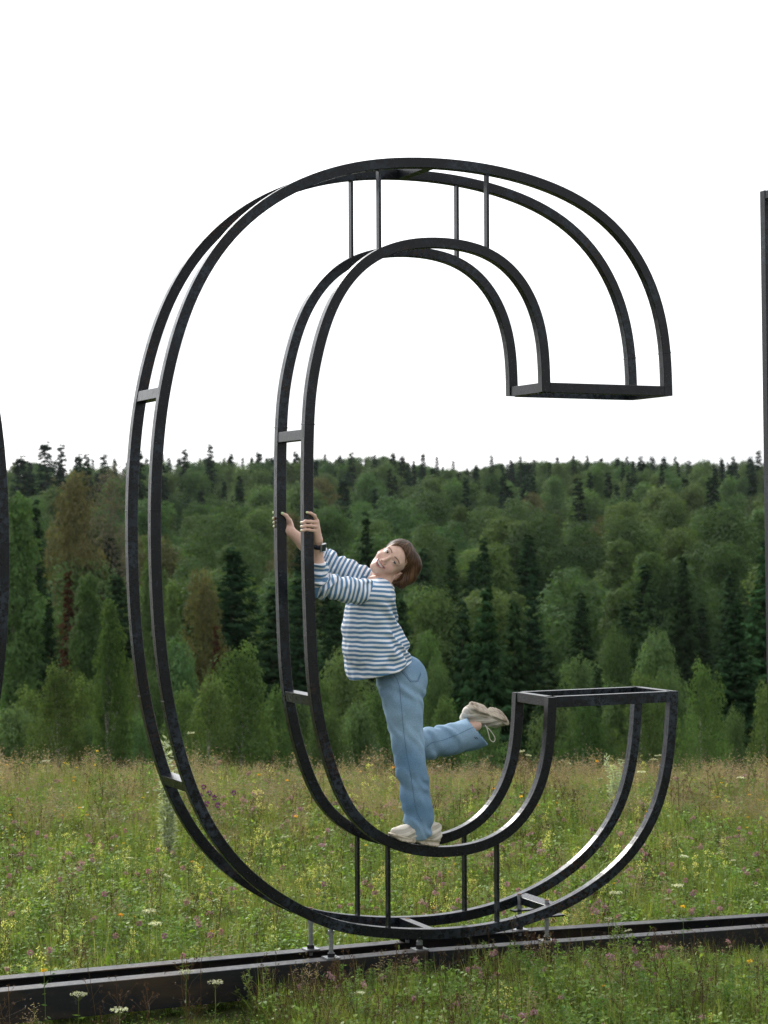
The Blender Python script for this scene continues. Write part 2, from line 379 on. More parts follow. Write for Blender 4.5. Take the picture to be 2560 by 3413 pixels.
def ext(z):
    (u0_, z0_), (u1_, z1_), (u2_, z2_), (u3_, z3_) = z
    uj = LP(1430, 3160, FRX)[0]
    s1 = (z1_ - z0_) / (u1_ - u0_); s2 = (z3_ - z2_) / (u3_ - u2_)
    zl = z0_ + s1 * (uj - u0_); zr = z2_ + s2 * (uj - u2_)
    return [(u0_ - 3.0, z0_ - 3.0 * s1), (uj - 0.004, zl), ], [(uj + 0.004, zr), (u3_ + 3.0, z3_ + 3.0 * s2)], uj
print('rail z', fz, bz)
FL, FR_, uj = ext(fz); BL, BR_, _ = ext(bz)
def rail_z(L_, R_, u):
    (a, b) = L_ if u < uj else R_
    return a[1] + (b[1] - a[1]) * (u - a[0]) / (b[0] - a[0])
rl = channel(FL, FRX, True) + channel(FR_, FRX, True) + channel(BL, BRX, False) + channel(BR_, BRX, False)
for o, l in zip(rl, ('black steel channel in front, left length, with sky-lit top edge and grass along its foot', 'black steel channel in front, right length, standing clear of the grass',
                     'rear black steel channel, left length, behind the front one', 'rear black steel channel, right length, behind the front one')):
    tag(o, l, 'steel beam', 'steel channels under the letters')
# threaded rods that hold the letter on the channels
for px, dd, L_, R_, top, bot in ((715, 0.072, FL, FR_, 1985, 2062), (671, 0.340, BL, BR_, 1962, 2030), (906, 0.072, FL, FR_, 2008, 2060), (880, 0.340, BL, BR_, 1985, 2030), (1181, 0.072, FL, FR_, 1945, 2030), (1122, 0.340, BL, BR_, 1932, 2000)):
    p = LD(px, top, dd); u, zt = p[0], p[2]; zr = rail_z(L_, R_, u)
    m = MB(); m.tube([(u, dd, zr - 0.03), (u, dd, zt)], 0.011, 10)
    k = int((zt - zr) / 0.008)
    for i in range(k): m.tube([(u, dd, zr + i*0.008), (u, dd, zr + i*0.008 + 0.003)], 0.0125, 8)
    rod = m.build('threaded_rod', ZINC, letter, off=LOFF)
    m = MB(); m.tube([(u, dd, zr + 0.0075), (u, dd, zr + 0.026)], 0.021, 6); m.build('nut', BEAM, rod, off=LOFF)
    m = MB(); m.tube([(u, dd, zt - 0.078), (u, dd, zt - 0.06)], 0.019, 6); m.build('nut', ZINC, rod, off=LOFF)
    m = MB(); m.tube([(u, dd, zt + 0.0005), (u, dd, zt + 0.004)], 0.0115, 10); m.build('rusty_end', RUST, rod, off=LOFF)
    m = MB(); m.box((u - 0.038, dd - 0.036, zr + 0.001), (u + 0.038, dd + 0.036, zr + 0.007)); m.build('washer_plate', ZINC, rod, off=LOFF)
    if px > 1000: m = MB(); m.box((u - 0.05, dd - (0.02 if dd < .2 else 0.03), zt - 0.09), (u + 0.10, dd + (0.03 if dd < .2 else 0.02), zt - 0.082)); m.build('bracket_plate', PAINT, rod, off=LOFF)

# ------------------------------------------------------------------ neighbouring letters, cut by the frame
def stroke_letter(name, label, curves, base, cat='sculpture'):
    t = empty(name, L2W(base), TH, label=label, cat=cat, group='black tube letters on the channels')
    for c, side in curves:
        for d0 in (0.0, DEP - TD):
            V, F = sweep(np.array(c), side, d0, d0 + TD, T); mesh('outer_tube', V, F, PAINT, t, off=base)
    return t
# left: right-hand bow of a round letter
er = LD(21, 1195, 0.0); et = LD(0, 850)[2]; eb = LD(0, 1540)[2]
a_z = (Cout[:, 1].max() - Cout[:, 1].min()) / 2; zc = er[2] * 0.5 + 0.5 * (et + eb) / 2
a_u = 1.15; cu = er[0] - a_u
an = np.linspace(-PI, PI, 121); n_ = 2.25
def sup(au, az): return np.stack([cu + au*np.sign(np.cos(an))*np.abs(np.cos(an))**(2/n_), zc + az*np.sign(np.sin(an))*np.abs(np.sin(an))**(2/n_)], 1)
stroke_letter('round_letter', 'round black tube letter next to the one the woman stands in', [(sup(a_u, a_z), 1), (sup(a_u*0.52, a_z*0.7), 1)], (cu, DEP/2, zc - a_z))
# right: upright stroke of a straight letter (its rear frame shows)
pt = LD(1645, 410, DEP - TD)
ua, ztop = pt[0] + .022, pt[2]; zbot = rail_z(FL, FR_, ua) + 0.12
def rect(a, b, z0, z1, n=24):
    c = [(a, z0), (a, z1), (b, z1), (b, z0), (a, z0)]; P = []
    for p, q in zip(c[:-1], c[1:]):
        for i in range(n): P.append((p[0] + (q[0]-p[0])*i/n, p[1] + (q[1]-p[1])*i/n))
    return P + [c[-1]]
sr_ = empty('straight_letter', L2W((ua + 0.35, DEP/2, zbot)), TH, label='straight black tube letter whose upright stands beside the open letter', cat='sculpture', group='black tube letters on the channels')
for d0 in (0.0, DEP - TD):
    for a in (ua, ua + 0.70):
        m = MB(); le = .038; m.add([(a+le,d0,zbot),(a+T+le,d0,zbot),(a+T+le,d0+TD,zbot),(a+le,d0+TD,zbot),(a,d0,ztop),(a+T,d0,ztop),(a+T,d0+TD,ztop),(a,d0+TD,ztop)], [(0,3,2,1),(4,5,6,7),(0,1,5,4),(1,2,6,5),(2,3,7,6),(3,0,4,7)]); m.build('upright_tube', PAINT, sr_, off=(ua + 0.35, DEP/2, zbot), bevel=0.002)
    for z0 in (zbot, ztop - T):
        le = .038 if z0 == zbot else 0; m = MB(); m.box((ua + T - g + le, d0 + g, z0 + g), (ua + 0.70 + g + le, d0 + TD - g, z0 + T - g)); m.build('end_tube', PAINT, sr_, off=(ua + 0.35, DEP/2, zbot), bevel=0.002)
for a in (ua, ua + 0.70):
    for z0 in (zbot, zbot + 1.4, zbot + 2.8, ztop - T):
        le = .038 * (ztop - z0) / (ztop - zbot); m = MB(); m.box((a + g + le, TD - g, z0 + g), (a + T - g + le, DEP - TD + g, z0 + T - g)); m.build('cross_bar', PAINT, sr_, off=(ua + 0.35, DEP/2, zbot), bevel=0.002)
# ------------------------------------------------------------------ the woman: surfaces grown from distance fields
def rc(P, a, b, ra, rb):                            # round cone
    a, b = np.asarray(a), np.asarray(b); ba = b - a; L2 = ba @ ba
    h = np.clip(((P - a) @ ba) / L2, 0, 1); return np.linalg.norm(P - a - h[:, None] * ba, axis=1) - (ra + (rb - ra) * h)
def chain(P, pts, rad, k=0.01):
    d = None
    for i in range(len(pts) - 1):
        e = rc(P, pts[i], pts[i+1], rad[i], rad[i+1]); d = e if d is None else smin(d, e, k)
    return d
def smin(a, b, k):
    h = np.clip(0.5 + 0.5 * (b - a) / k, 0, 1); return b + (a - b) * h - k * h * (1 - h)
def smax(a, b, k): return -smin(-a, -b, k)
def ell(P, c, r, M=None):
    q = P - np.asarray(c)
    if M is not None: q = q @ np.asarray(M).T
    r = np.asarray(r); k0 = np.linalg.norm(q / r, axis=1); k1 = np.linalg.norm(q / (r * r), axis=1) + 1e-9
    return k0 * (k0 - 1) / k1
def sweep_ell(P, pts, a, b, lat, k=0.0):
    """elliptical body along a polyline: a = half size across in the plane, b = half size along lat"""
    pts = np.asarray(pts, float); a = np.asarray(a); b = np.asarray(b); best = np.full(len(P), 1e9); lat = np.asarray(lat, float); lat /= np.linalg.norm(lat)
    out_ = None
    for i in range(len(pts) - 1):
        ba = pts[i+1] - pts[i]; h = np.clip(((P - pts[i]) @ ba) / (ba @ ba), 0, 1)
        q = P - pts[i] - h[:, None] * ba; t = ba / np.linalg.norm(ba)
        l = lat - t * (lat @ t); l /= np.linalg.norm(l); f = np.cross(t, l)
        A = a[i] + (a[i+1] - a[i]) * h; B = b[i] + (b[i+1] - b[i]) * h; ax = q @ t
        r = np.sqrt(((q @ f) / A) ** 2 + ((q @ l) / B) ** 2 + (ax / np.minimum(A, B)) ** 2)
        d = (r - 1) * np.minimum(A, B); out_ = d if out_ is None else smin(out_, d, 0.02)
    return out_
def wob(P, f, s=0.0):                               # cheap smooth noise in -1..1
    x, y, z = (P * f).T
    return (np.sin(x * 1.0 + 1.7 * np.sin(y * 0.7 + s) + s) * np.sin(y * 1.1 + 1.3 * np.sin(z * 0.8 + 2 * s)) + np.sin(z * 0.9 + 1.5 * np.sin(x * 0.6 + 3 * s) + 1.3 * s)) * 0.5
def grow(f, lo, hi, h, slack=1.5):
    lo = np.asarray(lo, float); hi = np.asarray(hi, float); B = 8
    nb = np.ceil((hi - lo) / (h * B)).astype(int); n = nb * B
    cc = [lo[i] + (np.arange(nb[i]) * B + (B - 1) / 2) * h for i in range(3)]
    Q = np.stack(np.meshgrid(*cc, indexing='ij'), -1).reshape(-1, 3); dc = f(Q)
    G = np.repeat(np.repeat(np.repeat(np.where(dc < 0, -1., 1.).astype(np.float32).reshape(nb), B, 0), B, 1), B, 2)
    act = np.argwhere((np.abs(dc) < B * h * 0.87 * slack).reshape(nb))
    lc = np.stack(np.meshgrid(*[np.arange(B)] * 3, indexing='ij'), -1).reshape(-1, 3)
    for c in range(0, len(act), 400):
        I = (act[c:c+400, None, :] * B + lc[None]).reshape(-1, 3)
        G[I[:, 0], I[:, 1], I[:, 2]] = f(lo + I * h)
    s = G < 0
    cnt = np.zeros(tuple(n - 1), np.uint8)
    sl = lambda a, o: a[o[0]:n[0]-1+o[0], o[1]:n[1]-1+o[1], o[2]:n[2]-1+o[2]]
    cs = [(i, j, k) for i in (0, 1) for j in (0, 1) for k in (0, 1)]
    for o in cs: cnt += sl(s, o)
    ci = np.argwhere((cnt > 0) & (cnt < 8)); vid = np.full(tuple(n - 1), -1, np.int32); vid[tuple(ci.T)] = np.arange(len(ci))
    val = {o: G[ci[:, 0]+o[0], ci[:, 1]+o[1], ci[:, 2]+o[2]] for o in cs}
    acc = np.zeros((len(ci), 3)); w_ = np.zeros(len(ci))
    for o in cs:
        for ax in range(3):
            if o[ax]: continue
            p = list(o); p[ax] = 1; a, b = val[o], val[tuple(p)]; m = (a < 0) != (b < 0)
            t = np.where(m, a / np.where(a == b, 1, a - b), 0); q = np.tile(np.array(o, float), (len(ci), 1)); q[:, ax] = t
            acc[m] += q[m]; w_ += m
    V = lo + (ci + acc / w_[:, None]) * h
    F = []
    for ax in range(3):
        a = [slice(1, n[i]-1) for i in range(3)]; b = list(a); a[ax] = slice(0, n[ax]-1); b[ax] = slice(1, n[ax])
        s0, s1 = s[tuple(a)], s[tuple(b)]; o0 = np.array([1, 1, 1]); o0[ax] = 0
        u_, v_ = [(1, 2), (2, 0), (0, 1)][ax]
        for flip, mk in ((False, s0 & ~s1), (True, ~s0 & s1)):
            E_ = np.argwhere(mk) + o0
            if not len(E_): continue
            def cell(du, dv):
                c = E_.copy(); c[:, u_] -= du; c[:, v_] -= dv; return vid[tuple(c.T)]
            q = np.stack([cell(1, 1), cell(0, 1), cell(0, 0), cell(1, 0)], 1)
            F.append(q[:, ::-1] if flip else q)
    F = np.concatenate(F); F = F[(F >= 0).all(1)]
    return V, F
def joinm(parts):
    V, F, b = [], [], 0
    for v, f in parts: V.append(v); F.append(f + b); b += len(v)
    return np.concatenate(V), np.concatenate(F)

def c1(x, y, dd): return LD(557.3 + .23436 * x, 1075.7 + .23436 * y, dd)      # readings from two enlarged views
def c2(x, y, dd): return LD(725.8 + .25 * x, 1412.6 + .25 * y, dd)
def to_l(v): return np.array((v.dot(LU), v.dot(LW), v.z))
IR, IU, IN = to_l(CR), to_l(CU), to_l(-f0)          # image right, image up, towards the camera
g_in = lambda z: float(on_curve(Cinn, z=z, pick=lambda p: p[0])[0])

# joints
neck = c1(1135, 775, .19); LSH = c1(1085, 890, .065); RSH = c1(985, 745, .30)
LEL = c1(532, 790, .115); LWR = c1(556, 462, .055); REL = c1(600, 565, .41); RWR = c1(288, 300, .375)
spine = [c1(1125, 1640, .20), c1(1085, 1430, .20), c1(1055, 1330, .20), c1(1030, 1200, .20), c1(1030, 1080, .195), c1(1048, 950, .19), c1(1090, 855, .185), c1(1122, 825, .185)]
LHIP, LKN, LAN = c2(585, 240, .13), c2(640, 900, .075), c2(775, 1520, .03)
RHIP, RKN, RAN = c2(545, 250, .285), c2(640, 785, .27), c2(1215, 618, .33)

# head frame
e_up = .83 * IR + .56 * IU; e_up /= np.linalg.norm(e_up); e_sd = .56 * IR - .83 * IU; e_sd /= np.linalg.norm(e_sd)
psi = math.radians(15); tilt = math.radians(3)
hf = math.cos(psi) * IN - math.sin(psi) * e_sd; hx = math.cos(psi) * e_sd + math.sin(psi) * IN
hz = math.cos(tilt) * e_up - math.sin(tilt) * hf; hf = math.cos(tilt) * hf + math.sin(tilt) * e_up
HM = np.stack([hx, hf, hz])                          # rows: left, forward, up
eyes = c1(1222, 548, .10); HO = eyes - HM.T @ np.array((0, .088, 0))
HS = 1.045
def h2l(p): return HO + (np.asarray(p) * HS) @ HM
def head_sdf(P):                                     # P in letter space
    q = ((P - HO) @ HM.T) / HS; q2 = q.copy(); q2[:, 0] = np.abs(q2[:, 0])
    d = ell(q, (0, -.012, .032), (.073, .092, .080))
    d = smin(d, ell(q, (0, .034, .030), (.063, .058, .060)), .03)
    d = smin(d, ell(q, (0, .036, -.030), (.0545, .054, .058)), .03)
    d = smin(d, rc(q, (0, .040, -.055), (0, .072, -.094), .042, .019), .030)
    d = smin(d, rc(q2, (.045, .004, -.048), (.015, .064, -.091), .017, .016), .03)
    d = smin(d, ell(q2, (.038, .060, -.034), (.023, .022, .021)), .022)         # cheeks, raised by the smile
    d = smin(d, rc(q2, (.012, .086, .021), (.046, .070, .022), .010, .010), .016)   # brow
    d = smax(d, -ell(q2, (.031, .108, .001), (.017, .016, .010)), .014)         # eye sockets
    d = smin(d, ell(q2, (.031, .0775, .000), (.0158, .0138, .0138)), .006)      # lids over the eyeball
    d = smin(d, rc(q, (0, .089, .012), (0, .1085, -.036), .0055, .0082), .010)  # nose
    d = smin(d, ell(q2, (.0100, .0975, -.041), (.0066, .0095, .0066)), .006)
    d = smax(d, -ell(q2, (.0065, .104, -.0475), (.0035, .005, .003)), .002)
    d = smin(d, ell(q, (0, .083, -.066), (.026, .017, .019)), .014)             # muzzle
    d = smin(d, chain(q2, [(0, .1000, -.0578), (.013, .0970, -.0574), (.0285, .0825, -.0522)], (.0030, .0032, .0018), .003), .004)
    d = smin(d, chain(q2, [(0, .0985, -.0775), (.014, .0950, -.0725), (.0285, .0825, -.0545)], (.0044, .0042, .0018), .003), .005)
    ax_ = q2[:, 0]; lo_m = -.0738 + 23.0 * ax_ ** 2; up_m = -.0605 + 7.5 * ax_ ** 2
    mouth = np.maximum(np.maximum(lo_m - q[:, 2], q[:, 2] - up_m), np.maximum(.080 - q[:, 1] - 10 * ax_ ** 2, ax_ - .030))
    d = smax(d, -mouth, .0025)
    for sx in (-1, 1):                               # ears
        e = ell(q, (sx * .0765, -.012, -.014), (.011, .018, .030)); e = smax(e, -ell(q, (sx * .087, -.006, -.010), (.008, .010, .018)), .006); d = smin(d, e, .006)
    return d * HS
nk0 = h2l((0, -.028, -.050)); nk1 = neck + 0.25 * (spine[-2] - neck)
def headneck(P):
    d = head_sdf(P); d = smin(d, rc(P, nk0, neck, .052, .054), .03)
    d = smin(d, rc(P, neck, nk1, .055, .075), .03)
    return d

# hands ------------------------------------------------------------
def uF(y): return g_in(c1(430, y, 0)[2])             # left edge of the inner tube at that height
def fing(pts, r0_, r1_): return (pts, list(np.linspace(r0_, r1_, len(pts))))
LF, RF, NAIL = [], [], []
fd = -.0085
for (y0, y1, y2, x0, x1, r) in ((222, 214, 226, 528, 438, .0088), (262, 254, 263, 530, 436, .0087), (300, 291, 299, 512, 440, .0078)):
    tip = c1(404, y2, 0); tip = np.array((g_in(tip[2]) - .0085, .014, tip[2]))
    k_ = c1(404, y2, 0); k_ = np.array((g_in(k_[2]) - .004, fd + .001, k_[2]))
    LF.append(fing([c1(x0, y0, .004), c1(x0 - 40, y0 - 5, fd - .004), c1(x1, y1, fd), k_, tip], r + .0008, r - .0016)); NAIL.append((tip + np.array((-.004, .002, 0)), .0065))
LF.append(fing([c1(538, 205, .012), c1(522, 163, -.006), c1(488, 141, fd - .002), c1(452, 133, fd)], .0098, .0066)); NAIL.append((c1(447, 131, fd - .005), .0078))
LF.append(fing([c1(552, 350, .045), c1(520, 300, .062), c1(470, 260, .060)], .0125, .0085))       # thumb behind the tube
def lhand(P):
    d = chain(P, [LEL, LEL + .55 * (LWR - LEL), LWR], (.041, .035, .0235), .02)
    d = smin(d, chain(P, [LWR, c1(549, 385, .040), c1(540, 300, .020)], (.0235, .0235, .016), .015), .02)
    for m in ((528, 225), (530, 262), (518, 300), (538, 207)): d = smin(d, rc(P, c1(549, 385, .035), c1(m[0] + 6, m[1] + 8, .010), .018, .0115), .012)
    for p, r in LF: d = smin(d, chain(P, p, r, .004), .006)
    return d
bd = DEP - TD
for (y, x) in ((188, 139), (226, 144), (262, 146)):
    tip = c1(x + 3, y, DEP - .018); RF.append(fing([c1(300, y + 25, DEP + .000), c1(265, y + 12, DEP + .010), c1(180, y + 2, DEP + .010), c1(x + 8, y, DEP + .004), tip], .0095, .0075)); NAIL.append((tip + np.array((-.004, -.004, 0)), .0058))
RF.append(fing([c1(290, 215, DEP - .005), c1(255, 170, DEP + .012), c1(190, 140, DEP + .012), c1(143, 134, DEP + .002)], .0095, .007)); NAIL.append((c1(141, 134, DEP - .002), .006))
RF.append(fing([c1(300, 270, bd + .012), c1(288, 205, bd - .008), c1(262, 163, bd - .011), c1(224, 141, bd - .0095)], .0135, .0080)); NAIL.append((c1(220, 139, bd - .014), .0085))
def rhand(P):
    d = chain(P, [REL, REL + .55 * (RWR - REL), RWR], (.041, .037, .0245), .02)
    d = smin(d, chain(P, [RWR, c1(285, 245, DEP - .022), c1(283, 205, DEP - .014)], (.0245, .021, .014), .015), .02)
    for y in (210, 240, 275): d = smin(d, rc(P, RWR, c1(288, y, DEP - .008), .018, .013), .012)
    for p, r in RF: d = smin(d, chain(P, p, r, .004), .006)
    return d
def torso(P):
    d = sweep_ell(P, spine[1:-1], (.105, .10, .095, .095, .09, .07), (.125, .12, .12, .13, .14, .13), (0, 1, 0))
    d = smin(d, rc(P, LSH, LEL, .046, .040), .04); d = smin(d, rc(P, RSH, REL, .046, .038), .04)
    d = smin(d, ell(P, .5 * (LHIP + RHIP), (.10, .135, .10)), .04)
    for a, b, c in ((LHIP, LKN, LAN), (RHIP, RKN, RAN)): d = smin(d, chain(P, [a, b, b + .35 * (c - b), c], (.066, .050, .046, .029), .02), .03)
    return d
def bbox(pts, pad): p = np.array(pts); return p.min(0) - pad, p.max(0) + pad
hm = grow(headneck, *bbox([h2l((x, y, z)) for x in (-.09, .09) for y in (-.11, .12) for z in (-.125, .12)] + [nk1], .04), .0022)
lm = grow(lhand, *bbox([LEL, LWR] + [q for p, r in LF for q in p], .05), .0022)
rm = grow(rhand, *bbox([REL, RWR] + [q for p, r in RF for q in p], .05), .0022)
tm = grow(torso, *bbox(spine[1:-1] + [LSH, LEL, RSH, REL, LHIP, LKN, LAN, RHIP, RKN, RAN], .17), .009)
BV, BF = joinm([hm, lm, rm, tm])
# skin colour: warmer cheeks and lips, brows, nails
col = np.tile(np.array((.68, .45, .355)), (len(BV), 1))
q = ((BV - HO) @ HM.T) / HS; qa = np.abs(q[:, 0]); ishead = np.arange(len(BV)) < len(hm[0])
def blend(c, wgt): 
    global col
    wgt = np.clip(wgt, 0, 1)[:, None]; col = col * (1 - wgt) + np.array(c) * wgt
def near(pts, r, soft):
    Q = q.copy(); Q[:, 0] = qa; Q[:, 1] = 0; pts = [(a_, 0, c_) for a_, b_, c_ in pts]; d = chain(Q, pts, [r] * len(pts), .001); return np.where(ishead & (q[:, 1] > .03), np.clip(1 - d / soft, 0, 1), 0)
blend((.62, .32, .26), .5 * np.where(ishead, np.exp(-((qa - .043) / .018) ** 2 - ((q[:, 2] + .034) / .020) ** 2) * (q[:, 1] > .02), 0))
blend((.60, .33, .27), .35 * np.where(ishead, np.exp(-(qa / .012) ** 2 - ((q[:, 2] + .040) / .012) ** 2) * (q[:, 1] > .08), 0))
blend((.085, .045, .03), .88 * near([(.013, .0, .0185), (.022, 0, .0215), (.032, .0, .0235), (.042, 0, .0225), (.049, .0, .0195)], .0013, .0026))     # brows
blend((.40, .24, .19), .4 * near([(.018, .09, .004), (.031, .093, .0085), (.045, .085, .004)], .002, .006))             # upper lids
lips = np.maximum(near([(0, .1010, -.0574), (.013, .0995, -.0572), (.0285, .0865, -.0522)], .0022, .0018), near([(0, .1000, -.0778), (.014, .098, -.0728), (.0285, .0865, -.0542)], .0034, .0018))
blend((.40, .13, .13), .85 * lips)
blend((.10, .02, .02), 1.0 * np.where(ishead & (qa < .027) & (q[:, 2] < -.060 + 7.5 * qa ** 2) & (q[:, 2] > -.0738 + 23 * qa ** 2) & (q[:, 1] > .06) & (lips < .3), 1, 0))
for c, r in NAIL: blend((.62, .78, .42), np.clip((r - np.linalg.norm(BV - c, axis=1)) / .0025 + .4, 0, 1) * ~ishead)

def mk_skin():
    m, nt, p = newmat('skin'); a = nd(nt, 'ShaderNodeAttribute', attribute_name='col'); v = objco(nt)
    c = mixc(nt, a.outputs['Color'], ramp(nt, noise(nt, 60, 4, 0.6, v), (0.3, 0.93), (0.7, 1.07)), 1.0, 'MULTIPLY')
    nt.links.new(c, p.inputs['Base Color']); p.inputs['Roughness'].default_value = 0.46
    p.inputs['Subsurface Weight'].default_value = 0.12; p.inputs['Subsurface Radius'].default_value = (.012, .005, .003); p.inputs['Subsurface Scale'].default_value = 0.6
    p.inputs['Specular IOR Level'].default_value = 0.4; return m
def attr_mat(name, rough, spec=0.4, bumpscale=0, bstr=0.2, tr=0.0):
    m, nt, p = newmat(name); a = nd(nt, 'ShaderNodeAttribute', attribute_name='col'); nt.links.new(a.outputs['Color'], p.inputs['Base Color'])
    p.inputs['Roughness'].default_value = rough; p.inputs['Specular IOR Level'].default_value = spec
    if bumpscale: nt.links.new(bump(nt, noise(nt, bumpscale, 3, 0.6, objco(nt)), bstr, 0.003), p.inputs['Normal'])
    return m
SKIN = mk_skin(); EYE = attr_mat('eye', 0.12, 0.6); 
foot = c2(690, 1670, .03); POFF = (foot[0], .2, foot[2])
woman = empty('person', L2W(POFF), TH, label='smiling woman in blue striped top and jeans leaning back on one leg inside the letter', cat='person')
body = mesh('body', BV, BF, SKIN, woman, True, {'col': col}, POFF)

# eyes: almond patches of the eyeball set between the lids, lash line above
def almond(side, kind):
    V, Cc = [], []; nx, ny = 17, 9; R = .0146
    for j in range(ny):
        for i in range(nx):
            s_ = -1 + 2 * i / (nx - 1); t_ = -1 + 2 * j / (ny - 1)
            x = .0138 * s_; up_ = .0047 * (1 - abs(s_) ** 2.2) + .0010 * s_; lo_ = -.0040 * (1 - abs(s_) ** 2.4) + .0010 * s_
            z = lo_ + (up_ - lo_) * (t_ + 1) / 2
            if kind == 'lash': z = up_ + .0021 * (t_ + .3)
            y = math.sqrt(max(R * R - x * x - z * z, 1e-8)) + (.0008 if kind == 'lash' else 0)
            V.append(h2l((side * (.031 + x), .0775 + y, z)))
            rr = math.hypot(x - side * .0036, z - .0004)
            Cc.append((.012, .008, .006) if kind == 'lash' or rr < .0026 else (.07, .09, .08) if rr < .0052 else (.03, .035, .03) if rr < .0064 else (.62, .60, .58))
    F = [(j*nx+i, j*nx+i+1, (j+1)*nx+i+1, (j+1)*nx+i) for j in range(ny-1) for i in range(nx-1)]
    if side > 0: F = [f[::-1] for f in F]
    return V, F, Cc
for sd in (-1, 1):
    V, F, Cc = almond(sd, 'eye'); mesh('eye', V, F, EYE, body, True, {'col': np.array(Cc)}, POFF)
    V, F, Cc = almond(sd, 'lash'); mesh('eyelashes', V, F, EYE, body, True, {'col': np.array(Cc)}, POFF)
# teeth: a curved row, each tooth a little proud
m = MB()
for i in range(10):
    a0 = -.0205 + i * .0041; xs = (a0 + .0002, a0 + .0039); V = []
    for z_, back in ((-.0585, 0), (-.0690 + 14 * (a0 + .002) ** 2, 0)):
        for x in xs: V.append(h2l((x, .0945 - 11 * x * x, z_)))
    for z_ in (-.0585, -.0700):
        for x in xs: V.append(h2l((x, .0900 - 11 * x * x, z_)))
    m.add(V, [(0, 1, 3, 2), (4, 6, 7, 5), (0, 4, 5, 1), (2, 3, 7, 6), (0, 2, 6, 4), (1, 5, 7, 3)])
m.build('teeth', plain('tooth_enamel', (.86, .84, .79), 0.2), body, off=POFF)

# ---------------------------------------------------------------- hair: a bob that hangs back and down from the tilted head
DN = -IU
HC = [(c1(1325, 490, .175), c1(1400, 620, .175), .060, .056), (c1(1400, 620, .175), c1(1385, 715, .165), .056, .038), (c1(1385, 715, .165), c1(1318, 775, .15), .040, .024), (c1(1318, 775, .15), c1(1262, 782, .14), .024, .012),
      (c1(1340, 600, .24), c1(1330, 720, .23), .060, .030)]
def hair_sdf(P):
    q_ = ((P - HO) @ HM.T) / HS
    d = ell(q_, (0, -.018, .036), (.080, .095, .086))
    d = smin(d, ell(q_, (-.004, .018, .050), (.068, .073, .063)), .02)
    for a, b, ra, rb in HC: d = smin(d, rc(P, a, b, ra, rb), .03)
    x_, zf = q_[:, 0], q_[:, 2]
    zh = .079 - np.where(x_ > 0, 9.0, 16.0) * x_ ** 2
    R = smax(.020 - q_[:, 1], zf - zh, .008)          # face opening below the hairline
    d = smax(d, -R, .006)
    e = ell(q_, (.080, .004, -.020), (.026, .020, .028)); d = smax(d, -e, .008)     # tucked behind her ear
    d = smax(d, -rc(P, h2l((0, .03, -.10)), h2l((.035, .015, -.095)), .045, .045), .01)
    w_ = wob(np.stack([q_[:, 0] * 1.0, q_[:, 1] * 1.0, q_[:, 2] * .35], 1), 130, .4)
    return (d + .0016 * w_)
hv, hfz = grow(hair_sdf, *bbox([h2l((x, y, z)) for x in (-.1, .1) for y in (-.13, .08) for z in (-.12, .14)] + [c1(1405, 815, .17), c1(1240, 815, .14), c1(1500, 600, .2)], .04), .0026)
def grad(f, P, e=.0015):
    g_ = np.stack([f(P + np.eye(3)[i] * e) - f(P - np.eye(3)[i] * e) for i in range(3)], 1); return g_ / (np.linalg.norm(g_, axis=1)[:, None] + 1e-9)
qh = ((hv - HO) @ HM.T) / HS
hcol = np.tile(np.array((.046, .023, .014)), (len(hv), 1)) * (1 + .35 * wob(hv, 160, 1.1))[:, None]
HAIR = attr_mat('hair', 0.42, 0.22)
hair = mesh('hair', hv, hfz, HAIR, woman, True, {'col': hcol}, POFF)
NS, NT = 3200, 13
r2 = np.random.default_rng(3)
pos = hv[r2.integers(0, len(hv), NS)] + r2.normal(0, .002, (NS, 3))
part0, part1 = h2l((-.032, .045, .112)), h2l((-.022, -.06, .125))
pathp = []; lift = np.where(r2.uniform(0, 1, NS) < .02, r2.uniform(.004, .014, NS), r2.uniform(.0002, .0034, NS)); ln = r2.uniform(.003, .0068, NS)
for t in range(NT):
    gn = grad(hair_sdf, pos); d = hair_sdf(pos); pos = pos - gn * (d - lift)[:, None]
    pathp.append(pos.copy())
    away = pos - (part0 + part1) / 2; away /= np.linalg.norm(away, axis=1)[:, None]
    q_ = ((pos - HO) @ HM.T) / HS
    wdn = np.clip(.25 + (.06 - q_[:, 2]) * 7, .15, 1.6)[:, None]
    fl = away * .9 + DN[None] * wdn - HM[1][None] * .35 - HM[2][None] * .35
    fl = fl - gn * (fl * gn).sum(1)[:, None]; fl /= np.linalg.norm(fl, axis=1)[:, None] + 1e-9
    pos = pos + fl * ln[:, None]
Pth = np.stack(pathp, 1); keep = np.linalg.norm(np.diff(Pth, axis=1), axis=2).max(1) < .014; Pth = Pth[keep]; NS = len(Pth)                              # NS, NT, 3
tn = np.gradient(Pth, axis=1); tn /= np.linalg.norm(tn, axis=2)[..., None] + 1e-9
gn = grad(hair_sdf, Pth.reshape(-1, 3)).reshape(NS, NT, 3); sdv = np.cross(tn, gn)
wd = (r2.uniform(.0005, .0012, NS)[:, None] * np.sin(np.linspace(.5, PI * .93, NT))[None])[..., None]
SV = np.stack([Pth - sdv * wd, Pth + sdv * wd], 2).reshape(-1, 3)
bi = (np.arange(NS)[:, None] * NT + np.arange(NT - 1)[None]) * 2
SF = np.stack([bi, bi + 1, bi + 3, bi + 2], -1).reshape(-1, 4)
tone = r2.uniform(0, 1, NS); base = np.array((.052, .025, .014)); lightc = np.array((.24, .135, .07))
sc = base[None] * (1 - tone[:, None] ** 1.6) + lightc[None] * tone[:, None] ** 1.6
mesh('hair_strands', SV, SF, HAIR, hair, True, {'col': np.repeat(sc, NT * 2, 0)}, POFF)

